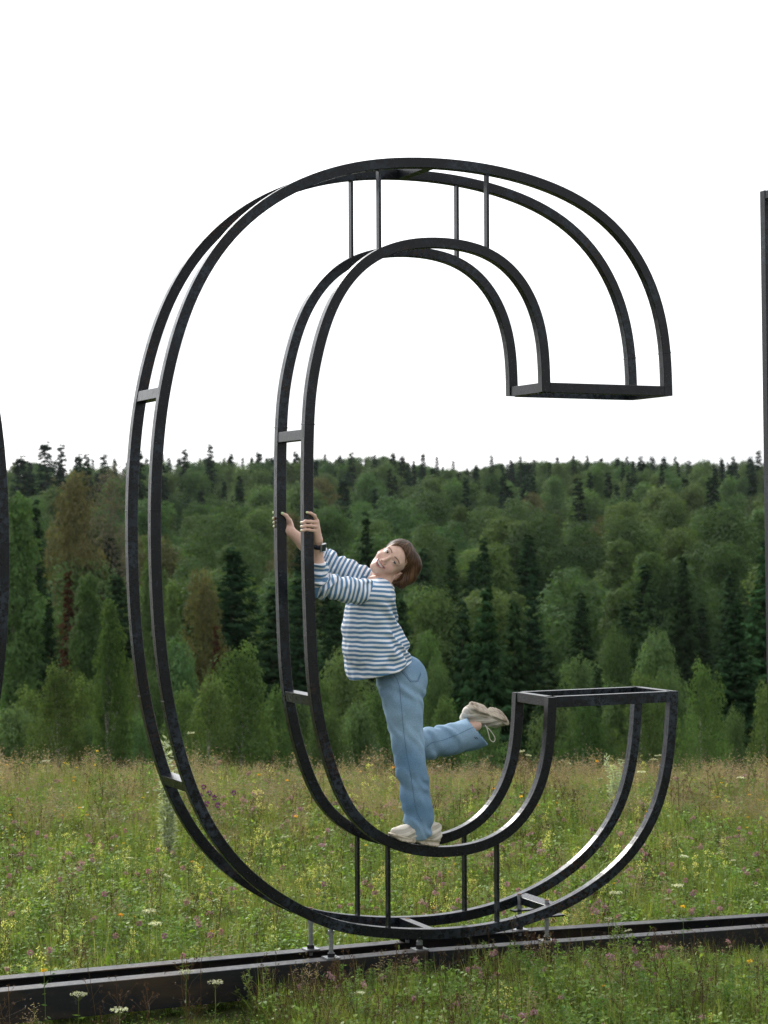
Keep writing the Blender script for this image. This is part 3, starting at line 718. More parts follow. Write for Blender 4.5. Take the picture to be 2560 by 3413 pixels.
# ---------------------------------------------------------------- striped top
HEMA, HEMB = c1(845, 1683, .2), c1(1392, 1492, .2); hd = HEMB - HEMA; hd /= np.linalg.norm(hd); hn = np.cross(hd, (0, 1, 0)); hn = hn if hn[2] < 0 else -hn
CN2 = (neck - spine[-2]) / np.linalg.norm(neck - spine[-2]) + np.array((-.35, 0, 0)); CN2 /= np.linalg.norm(CN2)
def shirt_body(P):
    W_ = wob(P, 38, .3)
    d = sweep_ell(P, spine, (.162, .160, .150, .136, .121, .108, .074, .046), (.205, .195, .182, .172, .172, .176, .140, .072), (0, 1, 0))
    d = smin(d, rc(P, spine[-2], LSH, .052, .064), .05); d = smin(d, rc(P, spine[-2], RSH, .052, .058), .05)
    # drag folds from the armpit to the small of the back, soft hanging folds in front
    t1 = (P @ np.array((.62, .25, .74))) ; t2 = (P @ np.array((.93, .30, -.18)))
    zrel = (P[:, 2] - spine[3][2])
    fold = .0120 * np.sin(t1 * 88 + 2.2 * W_) * np.exp(-(zrel / .20) ** 2) * (1 / (1 + np.exp(-(P[:, 0] - spine[3][0] - .02) * 40)))
    fold += .0060 * np.sin(t2 * 70 + 1.8 * W_) * np.clip((spine[3][2] - P[:, 2]) * 4 + .3, 0, 1)
    fold += .0038 * wob(P, 55, 1.9)
    d = d + fold
    hem = (P - HEMA) @ hn + .004 * np.sin(P[:, 0] * 30 + P[:, 1] * 25)
    d = smax(d, hem, .006)
    # hollow at the hem so that it is cloth over the hips
    inner = sweep_ell(P, spine[:3], (.150, .148, .138), (.190, .180, .168), (0, 1, 0)) + fold + .006
    d = np.maximum(d, -np.maximum(inner, -(hem + .10)))
    # neckline
    rel = P - neck; pl = rel @ CN2; rad_ = np.linalg.norm(rel - pl[:, None] * CN2, axis=1); d = smax(d, -smax(-(pl + .022), rad_ - .088, .01), .006)
    return d
def sleeve(P, a, b, c, ra, rb, rc_, rd, s, cuff):
    ba = b - a; t = np.clip(((P - a) @ ba) / (ba @ ba), 0, 1); cb = c - b; t2 = np.clip(((P - b) @ cb) / (cb @ cb), 0, 1)
    d = chain(P, [a, a + .45 * ba, b, c], (ra, rb, rc_, rd), .035)
    L1 = np.linalg.norm(ba); al = t * L1 + t2 * np.linalg.norm(cb)
    W_ = wob(P, 45, s)
    rough = .0100 * np.sin(al * 95 + 2.4 * W_ + 14 * (P[:, 2] - a[2])) * np.clip(np.exp(-((al - L1) / .085) ** 2) + .45 * np.exp(-(al / .07) ** 2) + .25, 0, 1)
    rough += .0042 * wob(P, 75, s + 2)
    d = d + rough
    d = smax(d, ((P - c) @ (cb / np.linalg.norm(cb))) - .004 * W_, .006)
    if cuff: pass
    return d
LCUF = c1(556, 585, .07); RCUF = c1(470, 462, .395)
lsl = lambda P: sleeve(P, LSH + .10 * (LEL - LSH) + np.array((0, .012, 0)), LEL + np.array((.008, 0, -.004)), LCUF, .068, .060, .060, .043, .6, True)
rsl = lambda P: sleeve(P, RSH + .12 * (spine[-2] - RSH), REL, RCUF, .072, .060, .050, .042, 2.1, True)
def mk_stripe():
    m, nt, p = newmat('striped_jersey'); a = nd(nt, 'ShaderNodeAttribute', attribute_name='stripe')
    fr = nd(nt, 'ShaderNodeMath', operation='FRACT'); mu = nd(nt, 'ShaderNodeMath', operation='MULTIPLY'); mu.inputs[1].default_value = 1 / 0.0238
    v = objco(nt); ad = nd(nt, 'ShaderNodeMath', operation='MULTIPLY_ADD'); ad.inputs[1].default_value = 0.10
    nt.links.new(a.outputs['Fac'], mu.inputs[0]); nt.links.new(noise(nt, 14, 2, .5, v), ad.inputs[0]); nt.links.new(mu.outputs[0], ad.inputs[2]); nt.links.new(ad.outputs[0], fr.inputs[0])
    f = ramp(nt, fr.outputs[0], (0.0, 0), (0.44, 0), (0.48, 1), (0.96, 1), (1.0, 0))
    wv = ramp(nt, noise(nt, 500, 2, 0.5, v), (0.3, 0.88), (0.7, 1.1))
    c = mixc(nt, (0.80, 0.81, 0.85, 1), (0.100, 0.215, 0.360, 1), f)
    nt.links.new(mixc(nt, c, wv, 1.0, 'MULTIPLY'), p.inputs['Base Color']); p.inputs['Roughness'].default_value = 0.85
    p.inputs['Specular IOR Level'].default_value = 0.2; p.inputs['Sheen Weight'].default_value = 0.15
    nt.links.new(bump(nt, noise(nt, 420, 2, 0.5, v), 0.15, 0.002), p.inputs['Normal']); return m
STRIPE = mk_stripe()
def along(V, pts):
    pts = np.array(pts); s0 = 0; best = np.full(len(V), 1e9); out_ = np.zeros(len(V))
    for i in range(len(pts) - 1):
        ba = pts[i+1] - pts[i]; L = np.linalg.norm(ba); h = ((V - pts[i]) @ ba) / L
        hc = np.clip(h, 0 if i else -9, L if i < len(pts) - 2 else 9); dd_ = np.linalg.norm(V - pts[i] - np.clip(hc, 0, L)[:, None] * ba / L, axis=1)
        m_ = dd_ < best; best[m_] = dd_[m_]; out_[m_] = s0 + hc[m_]; s0 += L
    return out_
sv, sf = grow(shirt_body, *bbox(spine + [LSH, RSH, HEMA, HEMB], .24), .0045)
# stripes run square to the body, tipping parallel to the hem lower down
zt_ = np.clip((sv[:, 2] - HEMA[2]) / (LSH[2] - HEMA[2]), 0, 1)
us_ = sv[:, 0] - (spine[3][0] + .05); st_ = sv[:, 2] - (.42 * np.clip(us_, 0, 1) + .06 * us_) * (1 - zt_) ** .8 + .05 * us_ + .0035 * wob(sv, 34, .9)
shirt = mesh('striped_top', sv, sf, STRIPE, woman, True, {'stripe': st_ + 5}, POFF)
for fn, pts, nm in ((lsl, [LSH, LEL, LCUF], 'sleeve'), (rsl, [RSH, REL, RCUF], 'sleeve')):
    v_, f_ = grow(fn, *bbox(pts, .11), .0040)
    mesh(nm, v_, f_, STRIPE, shirt, True, {'stripe': along(v_, pts) + 5}, POFF)
# collar band and necklace
cn = CN2; cx = np.cross(cn, (0, 1, 0)); cx /= np.linalg.norm(cx); cyv = np.cross(cn, cx)
ring = lambda r1, r2_, h_, n=40: [neck + cn * (h_ + .004 * math.cos(2*PI*i/n)) + cx * r1 * math.cos(2*PI*i/n) + cyv * r2_ * math.sin(2*PI*i/n) for i in range(n + 1)]
m = MB(); m.tube(ring(.071, .080, -.021), .0050, 8, False); m.build('collar', plain('white_rib', (.72, .73, .76), .85), shirt, off=POFF, smooth=True)
m = MB(); rr_ = ring(.0630, .070, -.008, 50); 
PEARL = plain('white_bead', (.75, .72, .68), .3)
for p in rr_[:-1]:
    n_s = 6
    V = [p + .0042 * np.array((math.sin(a) * math.cos(b), math.sin(a) * math.sin(b), math.cos(a))) for a in (.01, .8, 1.57, 2.35, 3.13) for b in (0, 1.05, 2.1, 3.14, 4.19, 5.24)]
    m.add(V, [(i*6+j, (i+1)*6+j, (i+1)*6+(j+1) % 6, i*6+(j+1) % 6) for i in range(4) for j in range(6)])
m.build('bead_necklace', PEARL, woman, off=POFF, smooth=True)
GOLD = plain('gold', (.75, .55, .28), .25, .9)
ec = h2l((.083, -.012, -.050))
m = MB(); m.tube([ec + DN * (.017 - .017 * math.cos(a)) + IR * .009 * math.sin(a) for a in np.linspace(0, 2 * PI, 20)], .0016, 6, False); m.build('earring', GOLD, woman, off=POFF, smooth=True)
ec2 = h2l((.086, -.004, -.036)); m = MB(); m.tube([ec2 + DN * (.006 - .006 * math.cos(a)) + IR * .005 * math.sin(a) for a in np.linspace(0, 2 * PI, 14)], .0014, 6, False); m.build('earring', GOLD, woman, off=POFF, smooth=True)
# watch
wc = c1(558, 441, .052); wt = LEL - LWR; wt /= np.linalg.norm(wt); wx = np.cross(wt, (0, 1, 0)); wx /= np.linalg.norm(wx); wy = np.cross(wt, wx)
if wx @ IR < 0: wx, wy = -wx, -wy
m = MB(); n = 28
V = [wc + wt * s_ + (wx * math.cos(2*PI*i/n) + wy * math.sin(2*PI*i/n)) * r_ for i in range(n) for s_, r_ in ((-.012, .0315), (.012, .0315), (.012, .0285), (-.012, .0285))]
m.add(V, [(i*4+j, i*4+(j+1) % 4, ((i+1) % n)*4+(j+1) % 4, ((i+1) % n)*4+j) for i in range(n) for j in range(4)])
watch = m.build('wrist_watch', plain('navy_strap', (.012, .018, .035), .6), woman, off=POFF, smooth=True)
wnv = wx * .62 + IN * .78; wnv -= wt * (wnv @ wt); wnv /= np.linalg.norm(wnv); wsd = np.cross(wt, wnv)
def rbox(c, ax, half, name, mat, par, bev):
    V = [c + ax[0]*half[0]*a + ax[1]*half[1]*b + ax[2]*half[2]*d for a, b, d in ((-1,-1,-1),(1,-1,-1),(1,1,-1),(-1,1,-1),(-1,-1,1),(1,-1,1),(1,1,1),(-1,1,1))]
    m = MB(); F = [(0,3,2,1),(4,5,6,7),(0,1,5,4),(1,2,6,5),(2,3,7,6),(3,0,4,7)]
    if np.dot(np.cross(ax[0], ax[1]), ax[2]) < 0: F = [f[::-1] for f in F]
    m.add(V, F); return m.build(name, mat, par, off=POFF, bevel=bev)
rbox(wc + wnv * .033, (wt, wsd, wnv), (.0225, .0185, .0055), 'watch_case', plain('steel_case', (.55, .56, .57), .3, .8), watch, .004)
rbox(wc + wnv * .0385, (wt, wsd, wnv), (.0180, .0145, .0014), 'watch_glass', plain('watch_glass', (.03, .04, .05), .08), watch, .001)

# ---------------------------------------------------------------- jeans
def px2(v): return v * .25 / 412
lc = [(560, 210, .165, 200), (570, 330, .135, 186), (577, 420, .12, 172), (592, 520, .105, 152), (603, 620, .10, 142), (614, 720, .095, 137), (626, 820, .085, 134), (640, 920, .075, 132), (656, 1020, .065, 127), (677, 1120, .055, 120), (690, 1220, .05, 119), (702, 1320, .045, 122), (713, 1420, .04, 125), (722, 1540, .035, 122)]
lcp = [c2(x, y, dd) for x, y, dd, w_ in lc]; lcr = [px2(w_) for *_, w_ in lc]
rcx = [(530, 250, .27, 175), (560, 420, .28, 155), (590, 600, .28, 140), (640, 775, .27, 132), (800, 772, .275, 128), (1000, 735, .29, 136), (1245, 668, .31, 148)]
rcp = [c2(x, y, dd) for x, y, dd, w_ in rcx]; rcr = [px2(w_) for *_, w_ in rcx]
RH0, RH1 = c2(1112, 535, .31), c2(1338, 812, .31)
rhd = rcp[-1] - rcp[-2]; rhd /= np.linalg.norm(rhd)
hl = (RH1 - RH0) / np.linalg.norm(RH1 - RH0); rhn = np.cross(hl, (.42, .9, 0)); rhn /= np.linalg.norm(rhn); rhn = rhn if rhn @ rhd > 0 else -rhn
LH0 = c2(690, 1596, .0)
def jeans_sdf(P):
    W_ = wob(P, 30, .7)
    dl = sweep_ell(P, lcp, lcr, [r * 1.0 for i, r in enumerate(lcr)], (.43, .90, 0))
    dr = sweep_ell(P, rcp, rcr, [r * .95 for r in rcr], (0, 1, 0))
    # cloth folds: knee and shin of the standing leg, behind the raised knee
    al = P[:, 2]
    dl = dl + .0035 * np.sin(al * 60 + 3 * W_ + P[:, 0] * 30) * np.exp(-((al - lcp[11][2]) / .16) ** 2) + .0042 * wob(P, 44, 2.2) + .0022 * np.sin(P[:, 0] * 95 + 40 * P[:, 2] + 4 * W_) + .004 * np.sin(al * 75 + P[:, 0] * 55 + 2 * W_) * np.exp(-((al - lcp[1][2]) / .07) ** 2)
    ax = (P - rcp[3]) @ rhd
    dr = dr + .0060 * np.sin(ax * 62 + P[:, 2] * 45 + 2.5 * W_) * np.exp(-((ax - .16) / .09) ** 2) + .0045 * wob(P, 46, 4.1)
    fray = .004 * np.sin(P[:, 0] * 310) * np.sin(P[:, 1] * 270 + P[:, 2] * 120)
    dr = smax(dr, (P - RH1) @ rhn + fray, .003)
    du_ = P[:, 0] - LH0[0]; hz_ = LH0[2] + np.where(du_ < 0, -.85, .55) * du_ + .05 * np.sin(P[:, 1] * 20)
    dl = smax(dl, hz_ - P[:, 2] + fray, .003)
    # hollow cuffs
    ci = sweep_ell(P, rcp[-2:], [r * .84 for r in rcr[-2:]], [r * .80 for r in rcr[-2:]], (0, 1, 0)); dr = np.maximum(dr, -np.maximum(ci, -(((P - RH1) @ rhn) + .07)))
    ci = sweep_ell(P, lcp[-3:], [r * .82 for r in lcr[-3:]], [r * .82 for r in lcr[-3:]], (.43, .9, 0)); dl = np.maximum(dl, -np.maximum(ci, (P[:, 2] - hz_) - .05))
    d = smin(dl, dr, .012)
    d = smin(d, ell(P, .5 * (c2(585, 215, .115) + c2(570, 215, .285)), (.118, .165, .125)), .035)
    d = smin(d, ell(P, c2(655, 215, .13), (.056, .070, .080)), .04); d = smin(d, ell(P, c2(640, 215, .27), (.056, .070, .080)), .04)
    top = (P - HEMA) @ hn
    return smax(d, -(top + .10), .01)
jv, jf = grow(jeans_sdf, *bbox(lcp + rcp + [RH0, RH1], .15), .0045)
# worn denim: paler on the thigh and along the ridges (wash), vertex tone
jt = .5 + .35 * wob(jv, 9, 1.4) + .25 * wob(jv, 26, .2)
front = np.clip((np.array([p for p in lcp])[6][0] - jv[:, 0]) * 6 + .3, -.5, 1)
jt += .30 * np.exp(-((jv[:, 2] - lcp[5][2]) / .22) ** 2)
def mk_denim():
    m, nt, p = newmat('denim'); v = objco(nt); a = nd(nt, 'ShaderNodeAttribute', attribute_name='tone')
    wv = nd(nt, 'ShaderNodeTexWave'); wv.inputs['Scale'].default_value = 120; wv.inputs['Distortion'].default_value = 3; wv.bands_direction = 'DIAGONAL'; nt.links.new(v, wv.inputs['Vector'])
    fine = noise(nt, 300, 4, 0.7, v)
    c = mixc(nt, (0.090, 0.180, 0.290, 1), (0.25, 0.375, 0.50, 1), ramp(nt, a.outputs['Fac'], (0.1, 0), (1.0, 1)))
    c = mixc(nt, c, ramp(nt, fine, (0.3, 0.66), (0.7, 1.32)), 1.0, 'MULTIPLY')
    nt.links.new(c, p.inputs['Base Color']); p.inputs['Roughness'].default_value = 0.85; p.inputs['Specular IOR Level'].default_value = 0.25
    nt.links.new(bump(nt, fine, 0.35, 0.0025), p.inputs['Normal']); return m
DENIM = mk_denim(); STITCH = plain('denim_seam', (.075, .14, .215), .85)
jeans = mesh('jeans', jv, jf, DENIM, woman, True, {'tone': jt}, POFF)
def surf(f, p, d_, it=40):                           # walk from a point along a direction onto a surface
    p = np.array(p, float); 
    for _ in range(it):
        s_ = f(p[None])[0]
        p = p + d_ * s_ * .9
        if abs(s_) < 2e-4: break
    return p if abs(s_) < 2e-3 else None
def seam(f, pix, dd0, r=.0014, mp=c2, out_=0.0006):
    pts = [surf(f, mp(x, y, dd0), np.array(-IN)) for x, y in pix]
    return [p + IN * out_ for p in pts if p is not None]
def dens(pix, n=6):
    o_ = []
    for (a, b), (c_, d_) in zip(pix[:-1], pix[1:]):
        for i in range(n): o_.append((a + (c_ - a) * i / n, b + (d_ - b) * i / n))
    return o_ + [pix[-1]]
m = MB()
m.tube(seam(jeans_sdf, dens([(470, 175), (530, 250), (552, 310), (562, 420), (575, 560), (590, 720), (615, 900), (650, 1080), (675, 1260), (700, 1400), (745, 1480)]), -.15), .0013, 5)
m.build('side_seam', STITCH, jeans, off=POFF, smooth=True)
m = MB(); m.tube(seam(jeans_sdf, dens([(790, 830), (830, 800), (950, 772), (1080, 720), (1180, 675), (1245, 655)]), .05), .0013, 5); m.build('side_seam', STITCH, jeans, off=POFF, smooth=True)
m = MB(); m.tube(seam(jeans_sdf, dens([(527, 128), (590, 200), (650, 268), (713, 266), (738, 205), (735, 190)]), -.15), .0018, 5); m.build('back_pocket', STITCH, jeans, off=POFF, smooth=True)
m = MB(); m.tube(seam(jeans_sdf, dens([(540, 122), (603, 195), (656, 258), (708, 256), (728, 205)]), -.15), .0009, 5); m.build('back_pocket', STITCH, jeans, off=POFF, smooth=True)
INK = plain('black_mark', (.01, .01, .012), .7)
for xx in (0, 16):
    m = MB(); m.tube(seam(jeans_sdf, [(1208 + xx, 750), (1217 + xx, 760), (1228 + xx, 772)], .05), (.0010, .0022, .0008), 5); m.build('print_mark', INK, jeans, off=POFF, smooth=True)
# ---------------------------------------------------------------- chunky sneakers (built once in their own frame: x = toe, z = up)
SL = .262
def outline(x):                                      # half width along the shoe
    return np.interp(x, [-.03, 0, .03, .08, .13, .18, .225, .25, .268], [.022, .028, .033, .033, .036, .044, .040, .028, .012])
def sole_sdf(P):
    x, y, z = P.T
    yo = y - np.interp(x, [0, .1, .2, .26], [0, .003, .002, -.004])
    bot = np.interp(x, [-.03, .0, .08, .115, .15, .21, .262], [.012, .000, .001, .010, .001, .002, .020])
    top = np.interp(x, [-.02, .03, .1, .14, .2, .26], [.046, .042, .034, .026, .026, .036])
    side = np.abs(yo) - outline(x) - .004 * np.sin(z * 210 + x * 8) * (z > .004)
    d = smax(side, np.maximum(bot - z, z - top), .010)
    d = smax(d, x - .262, .016); d = smax(d, -.016 - x, .016)
    gr = np.abs(((x * 46 + .3) % 1) - .5) * 2          # tread lugs
    d = d + .0035 * np.clip(gr - .72, 0, 1) * 3 * (z < bot + .010) + .003 * np.clip(1 - np.abs(yo) / .004, 0, 1) * (z < bot + .008)
    d = d + .003 * np.exp(-((x - .118) / .010) ** 2) * (z < .03)
    return d
def upper_sdf(P):
    x, y, z = P.T
    d = chain(P, [(.018, 0, .050), (.06, .0, .062), (.12, 0, .055), (.18, .0, .040), (.232, -.002, .036)], (.036, .037, .036, .036, .024), .03)
    d = smin(d, rc(P, (.010, 0, .06), (.018, 0, .098), .030, .030), .02)
    d = smin(d, rc(P, (.075, 0, .075), (.050, 0, .105), .026, .028), .03)
    d = smax(d, .022 - z, .004)
    # stitched overlays as raised swoops
    sw = np.sin((x * 1.2 + z * 2.4) * 62 + 1.0 * np.sin(x * 40))
    d = d - .0012 * np.clip(sw * 3, -1, 1) - .0005 * np.sin(z * 300 + x * 160)
    op = ell(P, (.034, 0, .118), (.036, .025, .050)); d = smax(d, -op, .006)
    return d
sov, sof = grow(sole_sdf, (-.04, -.07, -.015), (.29, .07, .065), .0024)
upv, upf = grow(upper_sdf, (-.04, -.07, .0), (.29, .07, .145), .0026)
def scol(V, base, dirt, sc_, lo):
    w_ = np.clip(wob(V, sc_, .3) * .6 + .5 * wob(V, sc_ * 2.7, 1.3) - lo, 0, 1)[:, None]; return np.array(base) * (1 - w_) + np.array(dirt) * w_
SOLE = attr_mat('sole_rubber', .7, .3, 90, .3); UPPER = attr_mat('shoe_leather', .6, .35, 200, .25)
soc = scol(sov, (.50, .44, .35), (.15, .095, .055), 60, .22)
gro = (sov[:, 2] < .012); soc[gro] = soc[gro] * .85 + np.array((.16, .11, .07)) * .15
upc = scol(upv, (.62, .57, .49), (.36, .30, .23), 45, .30)
upc *= np.where(np.sin((upv[:, 0] * 1.2 + upv[:, 2] * 2.4) * 62 + np.sin(upv[:, 0] * 40)) > -.1, 1.0, .72)[:, None]
LACE = plain('shoe_lace', (.60, .56, .48), .9)
def place_shoe(origin, X, Z, mir, lace_pts, lab=None):
    X = X / np.linalg.norm(X); Z = Z - X * (Z @ X); Z /= np.linalg.norm(Z); Y = np.cross(Z, X) * mir
    V0 = 1.07
    T_ = lambda V: origin + V0 * (V[:, :1] * X + V[:, 1:2] * Y + V[:, 2:3] * Z)
    ff = upf if mir > 0 else upf[:, ::-1]; fs = sof if mir > 0 else sof[:, ::-1]
    s_ = mesh('shoe', T_(upv), np.ascontiguousarray(ff), UPPER, woman, True, {'col': upc}, POFF)
    if lab: s_['label'] = lab
    mesh('sole', T_(sov), np.ascontiguousarray(fs), SOLE, s_, True, {'col': soc}, POFF)
    m = MB()
    for i in range(5):
        x = .100 + i * .019; zt = .094 - i * .0095
        m.tube(list(T_(np.array([(x - .006, -.030, zt - .016), (x, -.018, zt - .001), (x + .003, 0, zt + .003), (x, .018, zt - .001), (x - .006, .030, zt - .016)]))), .0028, 5)
    m.build('lacing', LACE, s_, off=POFF, smooth=True)['kind'] = 'stuff'
    for lp in lace_pts:
        for _ in range(2): lp = [lp[0]] + [a_ * .75 + b_ * .25 if k_ == 0 else a_ * .25 + b_ * .75 for a_, b_ in zip(lp[:-1], lp[1:]) for k_ in (0, 1)] + [lp[-1]]
        m = MB(); m.tube(lp, .0026, 5); m.build('loose_lace', LACE, s_, off=POFF, smooth=True)
    m = MB(); m.tube(list(T_(np.array([(.034 + .037 * math.cos(a), .027 * math.sin(a), .116 + .006 * math.cos(a)) for a in np.linspace(0, 2*PI, 25)]))), .0055, 7, False); m.build('padded_collar', UPPER if False else plain('collar_mesh', (.55, .50, .43), .9), s_, off=POFF, smooth=True)
    return T_
# standing foot on the front tube
zin = lambda u: float(on_curve(Cinn, u=u, pick=lambda p: p[1])[1]) + T
hl_, tl_ = c2(890, 1672, .03), c2(490, 1600, .03)
A = np.array((hl_[0] - .026, .028, 0)); Bp = np.array((tl_[0] + .012, .022, 0)); A[2] = zin(A[0]); Bp[2] = zin(Bp[0])
ub_ = np.linspace(Bp[0], A[0], 9); lift_ = max(zin(u) - (Bp[2] + (A[2] - Bp[2]) * (u - Bp[0]) / (A[0] - Bp[0])) for u in ub_)
mid_ = min((Bp[2] + (A[2] - Bp[2]) * (u - Bp[0]) / (A[0] - Bp[0])) - zin(u) for u in ub_[2:-2])
Xs = Bp - A; org = A + np.array((0, 0, -.004))
place_shoe(org, Xs, np.array((0, 0, 1.)), 1, [], 'muddy off-white sneaker standing on the front tube')
# raised foot, sole turned up and back
ht = c2(1128, 462, .315); tt = c2(1500, 590, .375)
Xr = tt - ht; dn_ = .33 * IR + .80 * IU + .52 * IN; Zr = -(dn_ - Xr * (dn_ @ Xr) / (Xr @ Xr))
lp = [[c2(1285, 615, .29), c2(1310, 640, .28), c2(1325, 650, .275), c2(1355, 690, .27), c2(1378, 730, .27), c2(1365, 765, .27), c2(1330, 745, .27), c2(1318, 690, .27), c2(1305, 640, .28), c2(1285, 612, .29)]]
place_shoe(ht + dn_ / np.linalg.norm(dn_) * .034 + .038 * Xr / np.linalg.norm(Xr), Xr, Zr, -1, lp, 'raised off-white sneaker showing its worn sole')
# ------------------------------------------------------------------ ground: meadow shelf, wooded valley, far slope
def sstep(a, b, x): t = np.clip((x - a) / (b - a), 0, 1); return t * t * (3 - 2 * t)
def hgt(x, y):
    x = np.asarray(x, float); y = np.asarray(y, float)
    m = -0.03 * np.clip(x, -6, 8) * sstep(4, 9, y) * 0.4 + .03 * np.sin(x * 1.1 + y * .6) * np.cos(y * .7 - x * .3)
    drop = np.interp(y, [0, 18.1, 20.2, 24.5, 35, 55, 85, 120, 160, 220, 300, 400, 520, 640, 900, 1500], [0, 0, -.35, -1.5, -4.6, -8.5, -13.5, -16.5, -16.5, -14.5, -9.0, -1.0, 6.5, 11.5, 14, 14])
    roll = sstep(60, 200, y) * (2.2 * np.sin(x * .021 + 1.3) + 1.5 * np.sin(x * .045 + y * .013))
    return m * (y < 30) + drop + roll
ys = np.concatenate([-np.geomspace(1500, 14, 24), np.linspace(-12, 6, 19), np.linspace(6.25, 30, 96), np.linspace(31, 130, 60), np.geomspace(134, 2500, 60)])
xs_ = np.linspace(-1, 1, 121)
GX = np.stack([xs_ * (26 + max(0, abs(y) - 20) * .9) for y in ys]); GY = np.repeat(ys[:, None], 121, 1); GZ = hgt(GX, GY)
n0, n1 = GX.shape; idx = np.arange(n0 * n1).reshape(n0, n1)
gf = np.stack([idx[:-1, :-1], idx[:-1, 1:], idx[1:, 1:], idx[1:, :-1]], -1).reshape(-1, 4)
def mk_soil():
    m, nt, p = newmat('meadow_soil'); v = objco(nt)
    c = mixc(nt, (.045, .055, .018, 1), (.075, .095, .030, 1), ramp(nt, noise(nt, 5, 6, .7, v), (.35, 0), (.65, 1)))
    nt.links.new(c, p.inputs['Base Color']); p.inputs['Roughness'].default_value = .95; p.inputs['Specular IOR Level'].default_value = .1
    nt.links.new(bump(nt, noise(nt, 25, 6, .7, v), .8, .05), p.inputs['Normal']); return m
mesh('ground', np.stack([GX, GY, GZ], -1).reshape(-1, 3), gf, mk_soil(), None, True)['kind'] = 'structure'

# ------------------------------------------------------------------ leaf material: colour per leaf, tint per plant, light through the blade
def mk_leaf(name, trans=.45, rough=.55, hue=.03, val=.25, spec=.25):
    m, nt, p = newmat(name); a = nd(nt, 'ShaderNodeAttribute', attribute_name='col'); oi = nd(nt, 'ShaderNodeObjectInfo')
    hs = nd(nt, 'ShaderNodeHueSaturation'); mh = nd(nt, 'ShaderNodeMapRange'); mh.inputs[3].default_value = .5 - hue; mh.inputs[4].default_value = .5 + hue
    mv = nd(nt, 'ShaderNodeMapRange'); mv.inputs[3].default_value = 1 - val; mv.inputs[4].default_value = 1 + val
    wn = nd(nt, 'ShaderNodeTexWhiteNoise', noise_dimensions='1D'); nt.links.new(oi.outputs['Random'], wn.inputs['W'])
    nt.links.new(oi.outputs['Random'], mh.inputs[0]); nt.links.new(wn.outputs['Value'], mv.inputs[0])
    nt.links.new(mh.outputs[0], hs.inputs['Hue']); nt.links.new(mv.outputs[0], hs.inputs['Value']); nt.links.new(a.outputs['Color'], hs.inputs['Color'])
    c = hs.outputs['Color']
    nt.links.new(c, p.inputs['Base Color']); p.inputs['Roughness'].default_value = rough; p.inputs['Specular IOR Level'].default_value = spec
    if trans > 0:
        t = nd(nt, 'ShaderNodeBsdfTranslucent'); g2 = mixc(nt, c, (1.15, 1.2, .55, 1), 1.0, 'MULTIPLY'); nt.links.new(g2, t.inputs['Color'])
        ms = nd(nt, 'ShaderNodeMixShader'); ms.inputs[0].default_value = trans
        nt.links.new(p.outputs[0], ms.inputs[1]); nt.links.new(t.outputs[0], ms.inputs[2]); nt.links.new(ms.outputs[0], nt.nodes['Material Output'].inputs['Surface'])
    return m
LEAF = mk_leaf('leaf', .38, .7, .022, .26, .05); GRASS = mk_leaf('grass', .45, .5, .02, .22); NEEDLE = mk_leaf('needles', .12, .8, .02, .25, .0); FLOWER = mk_leaf('petals', .3, .6, .01, .12)
def mk_bark(name, a, b, sc_=14):
    m, nt, p = newmat(name); v = objco(nt, (1, 1, 3.2))
    nt.links.new(mixc(nt, a + (1,), b + (1,), ramp(nt, noise(nt, sc_, 6, .7, v), (.42, 0), (.58, 1))), p.inputs['Base Color']); p.inputs['Roughness'].default_value = .85; return m
BIRCHBARK = mk_bark('birch_bark', (.46, .44, .40), (.10, .09, .08), 6); BARK = mk_bark('bark', (.075, .06, .048), (.03, .025, .02))

